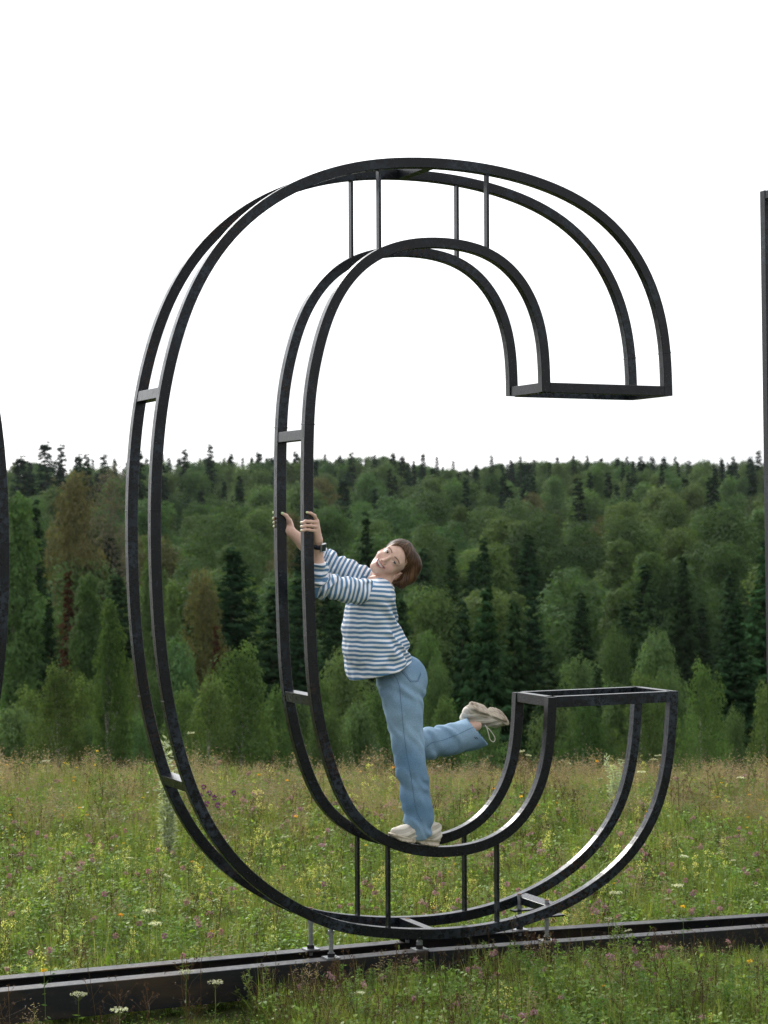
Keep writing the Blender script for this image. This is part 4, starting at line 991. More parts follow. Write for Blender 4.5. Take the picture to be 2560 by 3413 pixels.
# ------------------------------------------------------------------ tree builders (numpy: arrays of leaf quads)
def quads(ctr, ax, up, L, Wd, bend=0.0):
    """leaf-shaped quads: diamond with its base at ctr, pointing along ax"""
    ax = ax / (np.linalg.norm(ax, axis=1)[:, None] + 1e-9); sd = np.cross(ax, up); sd /= np.linalg.norm(sd, axis=1)[:, None] + 1e-9
    L = np.broadcast_to(L, (len(ctr),))[:, None]; Wd = np.broadcast_to(Wd, (len(ctr),))[:, None]
    V = np.stack([ctr, ctr + ax * L * .5 + sd * Wd * .5, ctr + ax * L, ctr + ax * L * .5 - sd * Wd * .5], 1).reshape(-1, 3)
    F = np.arange(len(V)).reshape(-1, 4); return V, F
def rdir(r, n): v = r.normal(size=(n, 3)); return v / np.linalg.norm(v, axis=1)[:, None]
def broad_mesh(r, H, Wc, nleaf, leaf, shape='round', col=(.045, .075, .022), lowest=.12, clumps=40, droop=0.2, rs=1.0, asp=.80):
    """crown of leaf clumps set on limbs; returns crown arrays and limb list"""
    limbs = []; cl = []
    for i in range(clumps):
        t = (i + r.uniform(0, 1)) / clumps; zr = lowest + (1 - lowest) * t
        if shape == 'cone': prof = (1 - zr) ** .55 * min(1, (zr - lowest + .05) * 7) * r.uniform(.5, 1.3)
        elif shape == 'column': prof = .62 * min(1, (1 - zr) * 3.0) ** .6 * min(1, (zr - lowest + .08) * 6)
        else: prof = min(1, (zr - lowest + .12) * 3.2) ** .6 * max(.03, 1 - zr) ** .48 * 1.32
        a = i * 2.39996 + r.uniform(-.5, .5); prof *= 1 + .30 * math.sin(2 * a + zr * 5 + Wc * 7) + .22 * math.sin(3 * a + H * 5 - zr * 9); rad = Wc / 2 * prof * r.uniform(.35, .88)
        c = np.array((math.cos(a) * rad, math.sin(a) * rad, zr * H)); cl.append((c, (Wc * .11 + .09 * Wc * prof) * r.uniform(.65, 1.35) * (40 / clumps) ** .33 * rs))
        z0 = max(.05, zr - .16 - .12 * prof) * H; limbs.append(((0, 0, z0), tuple(c * np.array((.55, .55, 1)) + np.array((0, 0, -(c[2] - z0) * .35))), tuple(c)))
    tot = sum(R ** 2 for c, R in cl); Vs, Cs = [], []
    for c, R in cl:
        per = max(20, int(nleaf * R ** 2 / tot))
        d = rdir(r, per); d[:, 2] = np.where(r.uniform(0, 1, per) < .35, np.abs(d[:, 2]), d[:, 2])
        lump = 1 + .16 * np.sin(d[:, 0] * 5 + c[0] * 3) * np.sin(d[:, 1] * 5 + c[1] * 3) + .10 * np.sin(d[:, 2] * 9 + c[2])
        rr = (1 - .45 * r.uniform(0, 1, per) ** 2.2) * R * lump * r.uniform(.94, 1.1, per); P = c + d * rr[:, None] * np.array((1, 1, asp))
        nrm = d * .95 + rdir(r, per) * .55 + np.array((0, 0, .45)); ax = np.cross(nrm, rdir(r, per)) + np.array((0, 0, -droop))
        V, _ = quads(P, ax, nrm, r.uniform(.7, 1.3, per) * leaf, r.uniform(.55, .85, per) * leaf); Vs.append(V)
        tone = 1.62 * r.uniform(.82, 1.18) * r.uniform(.72, 1.28, per); yl = r.uniform(0, 1, per) ** 3 * .25
        cc = np.array(col)[None] * tone[:, None]; cc[:, 0] += cc[:, 1] * yl * .5; Cs.append(np.repeat(cc, 4, 0))
    V = np.concatenate(Vs); return V, np.arange(len(V)).reshape(-1, 4), np.concatenate(Cs), limbs
def spruce_mesh(r, H, Wc, whorls, per, sprays, col=(.020, .038, .016), spl=.32, low=.04, thin=1.0):
    Vs, Cs = [], []
    for i in range(whorls):
        t = (i + .5) / whorls; z = H * (low + (1 - low) * t ** .93); dzw = H / whorls; R = Wc / 2 * (1 - t) ** .82 * r.uniform(.82, 1.12) + .04
        n = max(4, int(per * (1 - .45 * t)))
        for k in range(n):
            a = 2 * PI * (k + r.uniform(-.35, .35)) / n + i * 1.1; Lb = R * r.uniform(.7, 1.12)
            m_ = max(5, int(sprays * Lb / (Wc / 2) * 1.15)); s = (np.arange(m_) + r.uniform(0, 1, m_)) / m_
            out_ = np.array((math.cos(a), math.sin(a), 0)); dz = -.38 * s * Lb * (1 - .8 * t) + .18 * s ** 2.5 * Lb + t * .30 * s * Lb
            P = out_[None] * (s * Lb)[:, None]; P[:, 2] = z + dz + r.uniform(-.6, .6) * dzw * 1.5
            sd = np.array((-out_[1], out_[0], 0)); sg = np.where(np.arange(m_) % 2 == 0, 1, -1)
            w_ = .42 * (1 - s * .55) * Lb
            ax = out_[None] * r.uniform(.45, 1.0, m_)[:, None] + sd[None] * (sg * r.uniform(.35, 1.0, m_))[:, None]; ax[:, 2] -= r.uniform(.15, .65, m_)
            up = np.where((np.arange(m_) % 3 > 0)[:, None], np.array((0, 0, 1.))[None] + out_[None] * .35, out_[None] * 1.0 + np.array((0, 0, .5))[None]) + rdir(r, m_) * .45
            V, _ = quads(P, ax, up, np.clip(w_ * 1.2, spl * .8, spl * 2.0) * r.uniform(.8, 1.25, m_), spl * .46 * r.uniform(.7, 1.3, m_) * thin); Vs.append(V)
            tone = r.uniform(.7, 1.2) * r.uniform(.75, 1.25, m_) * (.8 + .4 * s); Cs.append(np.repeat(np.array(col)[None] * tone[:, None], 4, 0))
    m_ = 40; P = np.zeros((m_, 3)); P[:, 2] = H * np.linspace(.90, .985, m_); ax = rdir(r, m_) * np.linspace(1, .35, m_)[:, None] + np.array((0, 0, .35)); V, _ = quads(P, ax, rdir(r, m_), spl * np.linspace(.85, .22, m_), spl * np.linspace(.3, .10, m_)); Vs.append(V); Cs.append(np.repeat(np.tile(np.array(col), (m_, 1)), 4, 0))
    V = np.concatenate(Vs); return V, np.arange(len(V)).reshape(-1, 4), np.concatenate(Cs)
def trunk_mb(H, r0_, lean=0.02, limbs=(), r=None, top=.96, lr=.35, n=7):
    m = MB(); pts = [(math.sin(z * 3.1) * lean * H, math.cos(z * 2.3) * lean * H - lean * H, z * H * top) for z in np.linspace(0, 1, 9)]
    rad = [r0_ * (1.25 if i == 0 else 1) * (1 - .93 * i / 8) for i in range(9)]
    m.tube(pts, rad, n)
    for a, b, c in limbs:
        f = a[2] / (H * top); x, y = math.sin(f * 3.1) * lean * H, math.cos(f * 2.3) * lean * H - lean * H; rr = r0_ * max(.06, (1 - .93 * f)) * lr
        m.tube([(x, y, a[2]), b, c], (rr, rr * .6, rr * .15), 4)
    return m
HID = bpy.data.collections.new('prototypes')           # prototypes live outside the scene; their copies are linked one by one
def proto(name, crown, trunk, tmat, cmat):
    V, F, Cc = crown
    me = bpy.data.meshes.new(name + '_crown'); me.vertices.add(len(V)); me.vertices.foreach_set('co', V.astype(np.float32).ravel())
    me.loops.add(F.size); me.loops.foreach_set('vertex_index', F.astype(np.int32).ravel()); me.polygons.add(len(F)); me.polygons.foreach_set('loop_start', np.arange(0, F.size, 4, dtype=np.int32)); me.update(calc_edges=True)
    at = me.attributes.new('col', 'FLOAT_COLOR', 'POINT'); at.data.foreach_set('color', np.concatenate([Cc, np.ones((len(Cc), 1))], 1).astype(np.float32).ravel()); me.materials.append(cmat)
    mt = bpy.data.meshes.new(name + '_trunk'); mt.from_pydata([tuple(v) for v in trunk.V], [], trunk.F); mt.materials.append(tmat); mt.update()
    return (me, mt)
def plant_tree(name, pr, loc, s=1.0, rz=None, sx=1.0, **k):
    t = empty(name, loc, 0.0, **k); rz = random.uniform(0, 6.28) if rz is None else rz
    for nm, me in (('trunk', pr[1]), ('crown', pr[0])):
        o = bpy.data.objects.new(nm, me); link(o, t); o.scale = (s * sx, s * sx, s); o.rotation_euler = (0, 0, rz)
    return t
R_ = np.random.default_rng(21)
def mk_b(name, H, Wc, nl, leaf, shape, col, bark=BARK, tr=.02, **k):
    V, F, Cc, lb = broad_mesh(R_, H, Wc, nl, leaf, shape, col, **k)
    return proto(name, (V, F, Cc), trunk_mb(H, H * tr / 1.6, .015, lb[::2], lr=.4), bark, LEAF)
def mk_s(name, H, Wc, wh, per, sp_, col=(.018, .034, .015), spl=.32, mat=None, **k):
    return proto(name, spruce_mesh(R_, H, Wc, wh, per, sp_, col, spl, **k), trunk_mb(H, H * .011, .004, (), top=.97), BARK, mat or NEEDLE)
BC = (.052, .086, .029)
BIRCH = [mk_b('birch', 7.2, 3.4, 18000, .085, 'cone', BC, BIRCHBARK, .016, lowest=.20, clumps=110, droop=.9, rs=.72, asp=1.3),
         mk_b('birch', 6.4, 3.6, 24000, .085, 'round', (.043, .076, .027), BIRCHBARK, .014, lowest=.04, clumps=110, droop=.8, rs=.85, asp=1.1),
         mk_b('birch', 6.8, 2.6, 14000, .085, 'round', (.047, .079, .029), BIRCHBARK, .014, lowest=.15, clumps=80, droop=.9, rs=.85, asp=1.2)]
BUSH = [mk_b('willow', 5.5, 5.5, 30000, .10, 'round', (.046, .080, .034), BARK, .02, lowest=.03, clumps=70, rs=.85), mk_b('willow', 5.0, 4.2, 26000, .10, 'round', (.050, .086, .038), BARK, .02, lowest=.02, clumps=60, rs=.85)]
BROAD = [mk_b('broad', 15, 8.5, 30000, .22, 'round', (.040, .072, .025), BARK, .016, lowest=.10, clumps=34),
         mk_b('broad', 16, 7.0, 26000, .22, 'round', (.045, .078, .026), BARK, .016, lowest=.14, clumps=30),
         mk_b('broad', 14, 9.5, 30000, .22, 'round', (.036, .068, .027), BARK, .016, lowest=.08, clumps=40),
         mk_b('broad', 17, 6.2, 26000, .22, 'column', (.047, .080, .027), BARK, .016, lowest=.12, clumps=30)]
BROWN = [mk_b('aspen', 14, 7.0, 20000, .22, 'round', (.058, .060, .028), BARK, .016, lowest=.12, clumps=40), mk_b('bare', 14, 6.5, 6000, .18, 'round', (.052, .048, .040), BARK, .016, lowest=.2, clumps=50)]
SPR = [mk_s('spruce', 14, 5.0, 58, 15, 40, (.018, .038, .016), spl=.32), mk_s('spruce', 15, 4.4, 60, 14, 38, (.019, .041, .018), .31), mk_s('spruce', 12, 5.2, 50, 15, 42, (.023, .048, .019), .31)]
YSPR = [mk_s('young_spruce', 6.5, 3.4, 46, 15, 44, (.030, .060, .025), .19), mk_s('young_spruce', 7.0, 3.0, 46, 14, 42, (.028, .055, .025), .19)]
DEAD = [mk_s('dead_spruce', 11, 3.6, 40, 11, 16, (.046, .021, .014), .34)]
FSPR = [mk_s('far_spruce', 17, 5.0, 34, 10, 14, (.015, .031, .015), .75), mk_s('far_spruce', 19, 4.6, 36, 10, 13, (.016, .033, .016), .72)]
FBRO = [mk_b('far_broad', 14, 9, 9000, .40, 'round', (.040, .071, .026), BARK, .014, lowest=.12, clumps=26), mk_b('far_broad', 13, 8, 8000, .40, 'round', (.045, .077, .027), BARK, .014, lowest=.1, clumps=22)]

def on_ground(px, Y):                                  # where the sight line of a column meets distance Y, on the ground
    x = AT(px, 1200, Y).x; return (x, Y, float(hgt(x, Y)) - .05)
def scale_top(px, py_top, Y, H):                       # scale so that the top reaches the photographed height
    p = on_ground(px, Y); return max(.25, (AT(px, py_top, Y).z - p[2]) / H)
G1 = 'trees at the foot of the meadow'
def put(name, kind, H, px, py, Y, label, cat='tree', group=G1, w=None, Wc=None, sx=1.0, rz=None):
    sc_ = scale_top(px, py, Y, H)
    if w: sx = w / (FPX / 1.5431 / Y) / (Wc * sc_)             # crown width as photographed
    return plant_tree(name, kind, on_ground(px, Y), sc_, rz, sx, label=label, cat=cat, group=group)
# the single trees one can pick out along the meadow's edge
B0, B1, B2 = (BIRCH[0], 7.2, 3.4), (BIRCH[1], 6.4, 3.6), (BIRCH[2], 6.8, 2.6); Y0_, Y1_ = (YSPR[0], 6.5, 3.4), (YSPR[1], 7.0, 3.0); S0, S1, S2 = (SPR[0], 14, 5.0), (SPR[1], 15, 4.4), (SPR[2], 12, 5.2)
D0 = (DEAD[0], 11, 3.6); O3 = (BROAD[3], 17, 6.2); O0 = (BROAD[0], 15, 8.5); N0, N1 = (BROWN[0], 14, 7.0), (BROWN[1], 14, 6.5); W0, W1 = (BUSH[0], 5.5, 5.5), (BUSH[1], 5.0, 4.2)
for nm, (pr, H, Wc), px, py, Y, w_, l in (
  ('birch_tree', B0, 238, 1312, 44, 130, 'tall young birch with pale forked trunk at the rear edge of the meadow'),
  ('birch_tree', B1, 125, 1452, 40, 150, 'low bushy birch beside the taller pale-trunked birch'),
  ('birch_tree', B1, 522, 1410, 42, 185, 'widest bushy birch, seen between the two left curves of the letter'),
  ('birch_tree', B2, 455, 1478, 41, 105, 'slim birch growing against the widest bushy birch'),
  ('birch_tree', B1, 1515, 1446, 43, 100, 'light green birch behind the right tube of the lower arm'),
  ('birch_tree', B2, 1648, 1490, 46, 70, 'slender birch by the straight letter'),
  ('young_spruce', Y0_, 1050, 1270, 60, 190, 'brightest young spruce, behind the raised foot'),
  ('young_spruce', Y1_, 1000, 1300, 66, 150, 'young spruce standing just behind the woman'),
  ('young_spruce', Y0_, 1110, 1300, 62, 200, 'broad young spruce over the raised sneaker'),
  ('young_spruce', Y1_, 1185, 1405, 56, 150, 'young spruce behind the left tube of the lower arm'),
  ('young_spruce', Y0_, 1290, 1440, 60, 150, 'young spruce within the lower arm frame'),
  ('spruce_tree', S0, 1588, 1300, 66, 190, 'dark spreading spruce beside the straight letter'),
  ('spruce_tree', S2, 1655, 1205, 74, 230, 'tallest dark spruce, half hidden by the straight letter'),
  ('spruce_tree', S0, 505, 1185, 84, 260, 'largest dark spruce, seen through the left bow of the letter'),
  ('spruce_tree', S1, 590, 1270, 78, 190, 'dark spruce against the inner curve of the letter'),
  ('spruce_tree', S1, 645, 1240, 82, 180, 'dark spruce framed between the inner tubes'),
  ('spruce_tree', S0, 720, 1300, 80, 170, 'dark spruce left of the woman\'s waist'),
  ('spruce_tree', S2, 865, 1290, 86, 160, 'dark spruce directly behind the woman\'s back'),
  ('spruce_tree', S1, 790, 1110, 120, 110, 'slim dark spruce among round crowns above the woman\'s arm'),
  ('spruce_tree', S0, 1045, 1165, 110, 130, 'dark pointed spruce right of the woman\'s head'),
  ('spruce_tree', S1, 975, 1185, 104, 110, 'narrow dark spruce next to the woman\'s hair'),
  ('spruce_tree', S1, 1150, 1230, 104, 110, 'narrow spruce in the dark gap over the lower arm'),
  ('spruce_tree', S0, 1255, 1285, 98, 150, 'full dark spruce in the gap over the lower arm'),
  ('spruce_tree', S1, 1350, 1300, 100, 130, 'low dark spruce in the gap over the lower arm'),
  ('spruce_tree', S0, 1475, 1200, 106, 140, 'tall column-like spruce left of the spreading one'),
  ('spruce_tree', S2, 1400, 1270, 104, 120, 'dark spruce next to the column-like one'),
  ('dead_spruce', D0, 147, 1245, 78, 95, 'tall dead spruce with rust brown needles'),
  ('dead_spruce', D0, 466, 1360, 70, 62, 'short dead spruce with rust brown needles above the birches'),
  ('spruce_tree', S1, 78, 1085, 98, 120, 'dark narrow spruce left of the tall rust brown one'),
  ('spruce_tree', S0, 105, 1300, 74, 110, 'dark spruce close beside the tall rust brown spruce'),
  ('broadleaf_tree', O3, 40, 1092, 90, 170, 'tall yellow-green tree beside the round letter'),
  ('broadleaf_tree', O3, 190, 1262, 76, 120, 'pale grey-green tree behind the tall young birch'),
  ('broadleaf_tree', N0, 160, 1045, 125, 150, 'olive brown tree above the rust brown spruce'),
  ('broadleaf_tree', N1, 240, 1020, 150, 150, 'greyish half-bare tree near the ridge'),
  ('broadleaf_tree', N0, 437, 1255, 80, 110, 'yellowish tree beside the largest dark spruce'),
  ('broadleaf_tree', O3, 372, 1275, 78, 90, 'olive tree between the two left curves'),
  ('broadleaf_tree', O3, 330, 1170, 100, 120, 'mid green tree behind the outer left tubes'),
  ('broadleaf_tree', O0, 925, 1400, 72, 110, 'loose green tree right behind the woman\'s hips')):
    put(nm, pr, H, px, py, Y, l, w=w_ * (1.45 if 'birch' in nm else 1.35 if 'spruce' in nm else 1.2), Wc=Wc)
for px, py, Y, w_, l in ((62, 1500, 52, 110, 'small birch between the round letter and the low bushy birch'), (182, 1480, 54, 95, 'small birch between the low bushy birch and the pale-trunked one'), (292, 1450, 58, 100, 'small birch right behind the outer left tube'), (398, 1500, 50, 100, 'small birch between the left tubes and the slim birch'), (596, 1500, 50, 90, 'small birch right of the widest bushy birch'), (690, 1480, 56, 100, 'small birch just inside the inner left tube'), (812, 1500, 55, 90, 'small birch close to the front of the jeans'), (960, 1520, 52, 100, 'small birch under the raised thigh'), (1262, 1520, 50, 100, 'small birch low within the lower arm frame'), (1385, 1470, 54, 110, 'small birch left of the lower arm\'s right tubes')):
    put('birch_tree', *((BIRCH[1], 6.4) if px % 4 else (BIRCH[2], 6.8)), px, py, Y, l, w=w_ * 1.6, Wc=3.4)
for px, py, Y, (pr, H, Wc), w_, l in ((30, 1545, 44, W1, 150, 'dark bush beneath the round letter'), (335, 1480, 56, W0, 120, 'bush between the two left tubes'), (380, 1400, 62, W1, 130, 'round bush between the left curves, behind the birches'), (640, 1530, 52, W1, 110, 'grey-green bush between the inner tubes'), (735, 1440, 60, W0, 150, 'bush behind the inner tube left of the jeans'),
    (775, 1535, 50, W1, 130, 'low bush just left of the jeans'), (700, 1560, 46, W0, 120, 'low bush behind the inner left tube'), (945, 1460, 64, W0, 110, 'bush seen under the woman\'s hips'), (1330, 1395, 72, W0, 130, 'pale willow behind the lower arm'), (1420, 1385, 74, W1, 150, 'tall pale willow at the right of the lower arm'), (1250, 1440, 66, W1, 120, 'pale willow within the lower arm frame'), (1440, 1480, 60, W0, 130, 'pale willow by the outer right tube'), (1335, 1500, 56, W1, 120, 'low willow under the lower arm'),
    (1585, 1560, 56, W0, 90, 'low bush left of the slender birch'), (565, 1580, 45, W1, 90, 'low bush beside the widest bushy birch'), (300, 1570, 48, W0, 110, 'bush at the foot of the pale-trunked birch'), (1200, 1540, 52, W1, 130, 'dark bush below the raised foot'), (1040, 1560, 48, W0, 120, 'dark bush behind the raised calf'), (880, 1560, 50, W1, 120, 'bush hidden mostly by the standing leg'), (190, 1580, 46, W0, 100, 'bush between the low birch and the pale-trunked one')):
    put('willow_bush', pr, H, px, py, Y, l, 'bush', 'bushes along the meadow edge', w_ * 1.35, Wc)
# rows of forest further back: each tree its own object, same kinds share a label
def skyline(px): return float(np.interp(px, [-400, 0, 60, 300, 560, 700, 830, 940, 1000, 1100, 1300, 1500, 1659, 2100], [992, 992, 990, 985, 985, 992, 985, 1012, 1018, 1000, 996, 1000, 1000, 1000]))
rf = np.random.default_rng(5)
rows = []
def row(Y0, Y1, n, ytop0, ytop1, pcon, kinds):
    for i in range(n):
        t = (i + rf.uniform(-.4, .4)) / n; px = -420 + t * 2500; Y = rf.uniform(Y0, Y1); py = rf.uniform(ytop0, ytop1)
        rows.append((Y, px, py, rf.uniform() < pcon, rf.integers(0, 99)))
row(100, 128, 26, 1240, 1330, .45, 0)
row(132, 168, 30, 1170, 1245, .30, 0)
row(175, 215, 30, 1100, 1165, .10, 0)
row(225, 275, 32, 1078, 1125, .14, 0)
row(285, 335, 38, 1048, 1085, .32, 0)
row(345, 400, 46, 1022, 1055, .42, 0)
for Y, px, py, con, k in sorted(rows):
    far = Y > 215; sx_ = rf.uniform(.85, 1.25)
    where = ('on the valley floor' if Y < 130 else 'on the first rise of the wood' if Y < 170 else 'low on the wooded slope' if Y < 220 else 'halfway up the wooded slope' if Y < 280 else 'high on the wooded slope' if Y < 340 else 'just below the crest')
    if con:
        pr, H, Wc = ((FSPR[k % 2], (17, 19)[k % 2], 5.0) if far else ((S0, S1, S2)[k % 3])); nm = 'spruce_tree'; py -= 16
        look = 'narrow dark spruce ' if sx_ < 1.02 else 'wide dark spruce '
    else:
        brown = (k % 13 == 0); nm = 'broadleaf_tree'
        pr, H = (BROWN[0], 14) if brown else ((FBRO[k % 2], (14, 13)[k % 2]) if far and Y > 275 else (BROAD[k % 4], (15, 16, 14, 17)[k % 4]))
        look = 'brownish leafy tree ' if brown else ('narrow green leafy tree ' if sx_ < .97 else 'round green leafy tree ' if sx_ < 1.12 else 'broad green leafy tree ')
    put(nm, pr, H, px, py, Y, look + where, 'tree', look.strip() + 's ' + where, sx=sx_ * (1.2 if con else 1.0))
# crest spruces that stick out of the skyline
for i, px in enumerate((98, 133, 170, 225, 300, 455, 500, 703, 735, 760, 850, 895, 915, 945, 958, 980, 1030, 1063, 1085, 1125, 1180, 1240, 1300, 1385, 1410, 1460, 1530, 1585, 1622, 1640, 45, 188, 345, 400, 560, 600, 640, 810, 870, 1010, 1105, 1155, 1205, 1270, 1335, 1355, 1435, 1490, 1560, -60, -130, 1720, 1800)):
    ht_ = {98: 33, 133: 26, 455: 24, 915: 26, 945: 26, 980: 20, 1063: 22, 1640: 26}.get(px, rf.uniform(2, 14))
    put('spruce_tree', FSPR[i % 2], (17, 19)[i % 2], px, skyline(px) - ht_, rf.uniform(440, 520) if px > 400 else rf.uniform(330, 380), 'pointed spruce sticking out of the skyline', 'tree', 'spruces along the crest', sx=rf.uniform(1.05, 1.5))
# the wood beyond: one mass of far crowns, past counting
def scatter(name, pts, rots, scls, idxs, meshes, kind='stuff', label=None, cat=None):
    me = bpy.data.meshes.new(name); me.vertices.add(len(pts)); me.vertices.foreach_set('co', np.asarray(pts, np.float32).ravel())
    for nm, ty, dat in (('rot', 'FLOAT_VECTOR', rots), ('scl', 'FLOAT_VECTOR', scls)):
        a = me.attributes.new(nm, ty, 'POINT'); a.data.foreach_set('vector', np.asarray(dat, np.float32).ravel())
    a = me.attributes.new('pick', 'INT', 'POINT'); a.data.foreach_set('value', np.asarray(idxs, np.int32)); me.update()
    o = bpy.data.objects.new(name, me); link(o); o['kind'] = kind
    if label: o['label'] = label
    if cat: o['category'] = cat
    col_ = bpy.data.collections.new(name + '_sources')
    for i, m_ in enumerate(meshes):
        so_ = bpy.data.objects.new('%s_source_%02d' % (name, i), m_); col_.objects.link(so_)
    ng = bpy.data.node_groups.new(name, 'GeometryNodeTree'); ng.interface.new_socket('Geometry', in_out='INPUT', socket_type='NodeSocketGeometry'); ng.interface.new_socket('Geometry', in_out='OUTPUT', socket_type='NodeSocketGeometry')
    N = ng.nodes; gi = N.new('NodeGroupInput'); go = N.new('NodeGroupOutput'); mp_ = N.new('GeometryNodeMeshToPoints'); ip = N.new('GeometryNodeInstanceOnPoints'); ci = N.new('GeometryNodeCollectionInfo')
    ci.inputs['Collection'].default_value = col_; ci.inputs['Separate Children'].default_value = True; ci.inputs['Reset Children'].default_value = True
    ip.inputs['Pick Instance'].default_value = True
    def na(nm, ty): n_ = N.new('GeometryNodeInputNamedAttribute'); n_.data_type = ty; n_.inputs['Name'].default_value = nm; return n_.outputs['Attribute']
    Lk = ng.links.new
    Lk(gi.outputs[0], mp_.inputs['Mesh']); Lk(mp_.outputs[0], ip.inputs['Points']); Lk(ci.outputs[0], ip.inputs['Instance']); Lk(na('pick', 'INT'), ip.inputs['Instance Index'])
    e2 = N.new('FunctionNodeEulerToRotation'); Lk(na('rot', 'FLOAT_VECTOR'), e2.inputs[0]); Lk(e2.outputs[0], ip.inputs['Rotation']); Lk(na('scl', 'FLOAT_VECTOR'), ip.inputs['Scale']); Lk(ip.outputs[0], go.inputs[0])
    md = o.modifiers.new('scatter', 'NODES'); md.node_group = ng
    return o
pts, rots, scls, idx_ = [], [], [], []
fm = [p[0] for p in FSPR + FBRO]; FH = (17, 19, 14, 13)
for Y in np.arange(300, 640, 10.5):
    half = .30 * Y + 20
    for x in np.arange(-half, half, 9.5):
        xx = x + rf.uniform(-3, 3); yy = Y + rf.uniform(-4, 4); k = rf.choice(4, p=(.16, .16, .36, .32)) if yy > 300 else rf.choice(4, p=(.08, .08, .45, .39))
        zg = float(hgt(xx, yy)); pxx = 829.5 + xx / yy * FPX / 1.5431
        zt = CAMZ + yy * ((1706.5 / 1.5431 - skyline(pxx)) / (FPX / 1.5431) + PIT)     # keep below the photographed skyline
        s = rf.uniform(.6, 1.15) * (.8 if yy < 430 else 1); s = min(s, (zt - zg) / FH[k] * (1.0 if k < 2 else .97))
        if s < .35: continue
        pts.append((xx, yy, zg - .3)); rots.append((0, 0, rf.uniform(0, 6.28))); w_ = s * rf.uniform(.9, 1.25); scls.append((w_, w_, s)); idx_.append(int(k))
scatter('far_woods', pts, rots, scls, idx_, fm)
# ------------------------------------------------------------------ meadow plants
rg = np.random.default_rng(11)
def blades(r, n, rad, h0, h1, wid, lean, cols, curl=.5, seg=4):
    """n bent blades around the origin"""
    a = r.uniform(0, 2*PI, n); rr = rad * np.sqrt(r.uniform(0, 1, n)); b = np.stack([np.cos(a)*rr, np.sin(a)*rr, np.zeros(n)], 1)
    h = r.uniform(h0, h1, n); th = r.uniform(0, 2*PI, n); d = np.stack([np.cos(th), np.sin(th), np.zeros(n)], 1); ln = r.uniform(0, 1, n) ** 1.2 * lean
    s = np.linspace(0, 1, seg)[None, :, None]; z = np.array((0, 0, 1.))
    P = b[:, None] + z * (s * h[:, None, None] * (1 - .35 * ln[:, None, None] * s)) + d[:, None] * (h * ln)[:, None, None] * (s * .35 + curl * s ** 2.2)
    sd = np.cross(d, z); w_ = (wid * r.uniform(.6, 1.3, n))[:, None, None] * (1 - s ** 1.6 * .92); sd = sd[:, None]
    tw = r.uniform(-.8, .8, n)[:, None, None]; sd = sd + d[:, None] * tw
    V = np.stack([P - sd * w_ / 2, P + sd * w_ / 2], 2).reshape(n, seg * 2, 3)
    i = np.arange(seg - 1) * 2; f = np.stack([i, i + 1, i + 3, i + 2], 1); F = (np.arange(n)[:, None, None] * seg * 2 + f[None]).reshape(-1, 4)
    cols = np.array(cols); c = cols[r.integers(0, len(cols), n)] * r.uniform(.75, 1.25, n)[:, None]
    return [V.reshape(-1, 3), F, np.repeat(c, seg * 2, 0)], P
def leaves(r, P, L, Wd, nrm_up, col, spread=.8):
    n = len(P); ax = rdir(r, n); ax[:, 2] = ax[:, 2] * .4 + .15; nr = rdir(r, n) * spread + np.array((0, 0, nrm_up))
    V, F = quads(np.asarray(P), ax, nr, L * r.uniform(.7, 1.3, n), Wd * r.uniform(.7, 1.3, n)); c = np.array(col)[None] * r.uniform(.75, 1.3, n)[:, None]
    return [V, F, np.repeat(c, 4, 0)]
def stems(r, bases, tips, wid, col, bow=.03):
    n = len(bases); b, t = np.asarray(bases), np.asarray(tips); m_ = (b + t) / 2 + r.normal(0, bow, (n, 3)) * np.array((1, 1, .2)); out_ = []
    P = np.stack([b, m_, t], 1); sd = rdir(r, n); sd[:, 2] = 0; sd /= np.linalg.norm(sd, axis=1)[:, None]; V = []
    for k in (0, 1):                                     # two crossed strips
        s_ = sd if k == 0 else np.cross(sd, (0, 0, 1.)); V.append(np.stack([P - s_[:, None] * wid / 2, P + s_[:, None] * wid / 2], 2).reshape(-1, 3))
    F1 = (np.arange(n)[:, None, None] * 6 + np.array([(0, 1, 3, 2), (2, 3, 5, 4)])[None]).reshape(-1, 4)
    V = np.concatenate(V); F = np.concatenate([F1, F1 + n * 6]); return [V, F, np.tile(np.array(col), (len(V), 1))]
def blobs(r, ctr, R, col, n=10, sq=1.0):
    """flower heads as tight balls of small petals"""
    ctr = np.asarray(ctr); k = len(ctr); d = rdir(r, k * n); P = np.repeat(ctr, n, 0) + d * R * .35 * np.array((1, 1, sq)); V, F = quads(P, d * np.array((1, 1, sq)), rdir(r, k * n), R * .75, R * .55)
    c = np.array(col)[None] * r.uniform(.7, 1.3, k * n)[:, None]; return [V, F, np.repeat(c, 4, 0)]
def merge(*parts):
    V, F, Cc, b = [], [], [], 0
    for v, f, c in parts: V.append(v); F.append(f + b); Cc.append(c); b += len(v)
    return np.concatenate(V), np.concatenate(F), np.concatenate(Cc)
def pmesh(name, arr, mat):
    V, F, Cc = arr; me = bpy.data.meshes.new(name); me.vertices.add(len(V)); me.vertices.foreach_set('co', V.astype(np.float32).ravel())
    me.loops.add(F.size); me.loops.foreach_set('vertex_index', F.astype(np.int32).ravel()); me.polygons.add(len(F)); me.polygons.foreach_set('loop_start', np.arange(0, F.size, 4, dtype=np.int32)); me.update(calc_edges=True)
    at = me.attributes.new('col', 'FLOAT_COLOR', 'POINT'); at.data.foreach_set('color', np.concatenate([np.clip(Cc, 0, 1), np.ones((len(Cc), 1))], 1).astype(np.float32).ravel()); me.materials.append(mat); return me
GR = [(.20, .285, .056), (.17, .26, .052), (.24, .305, .070), (.29, .31, .098)]
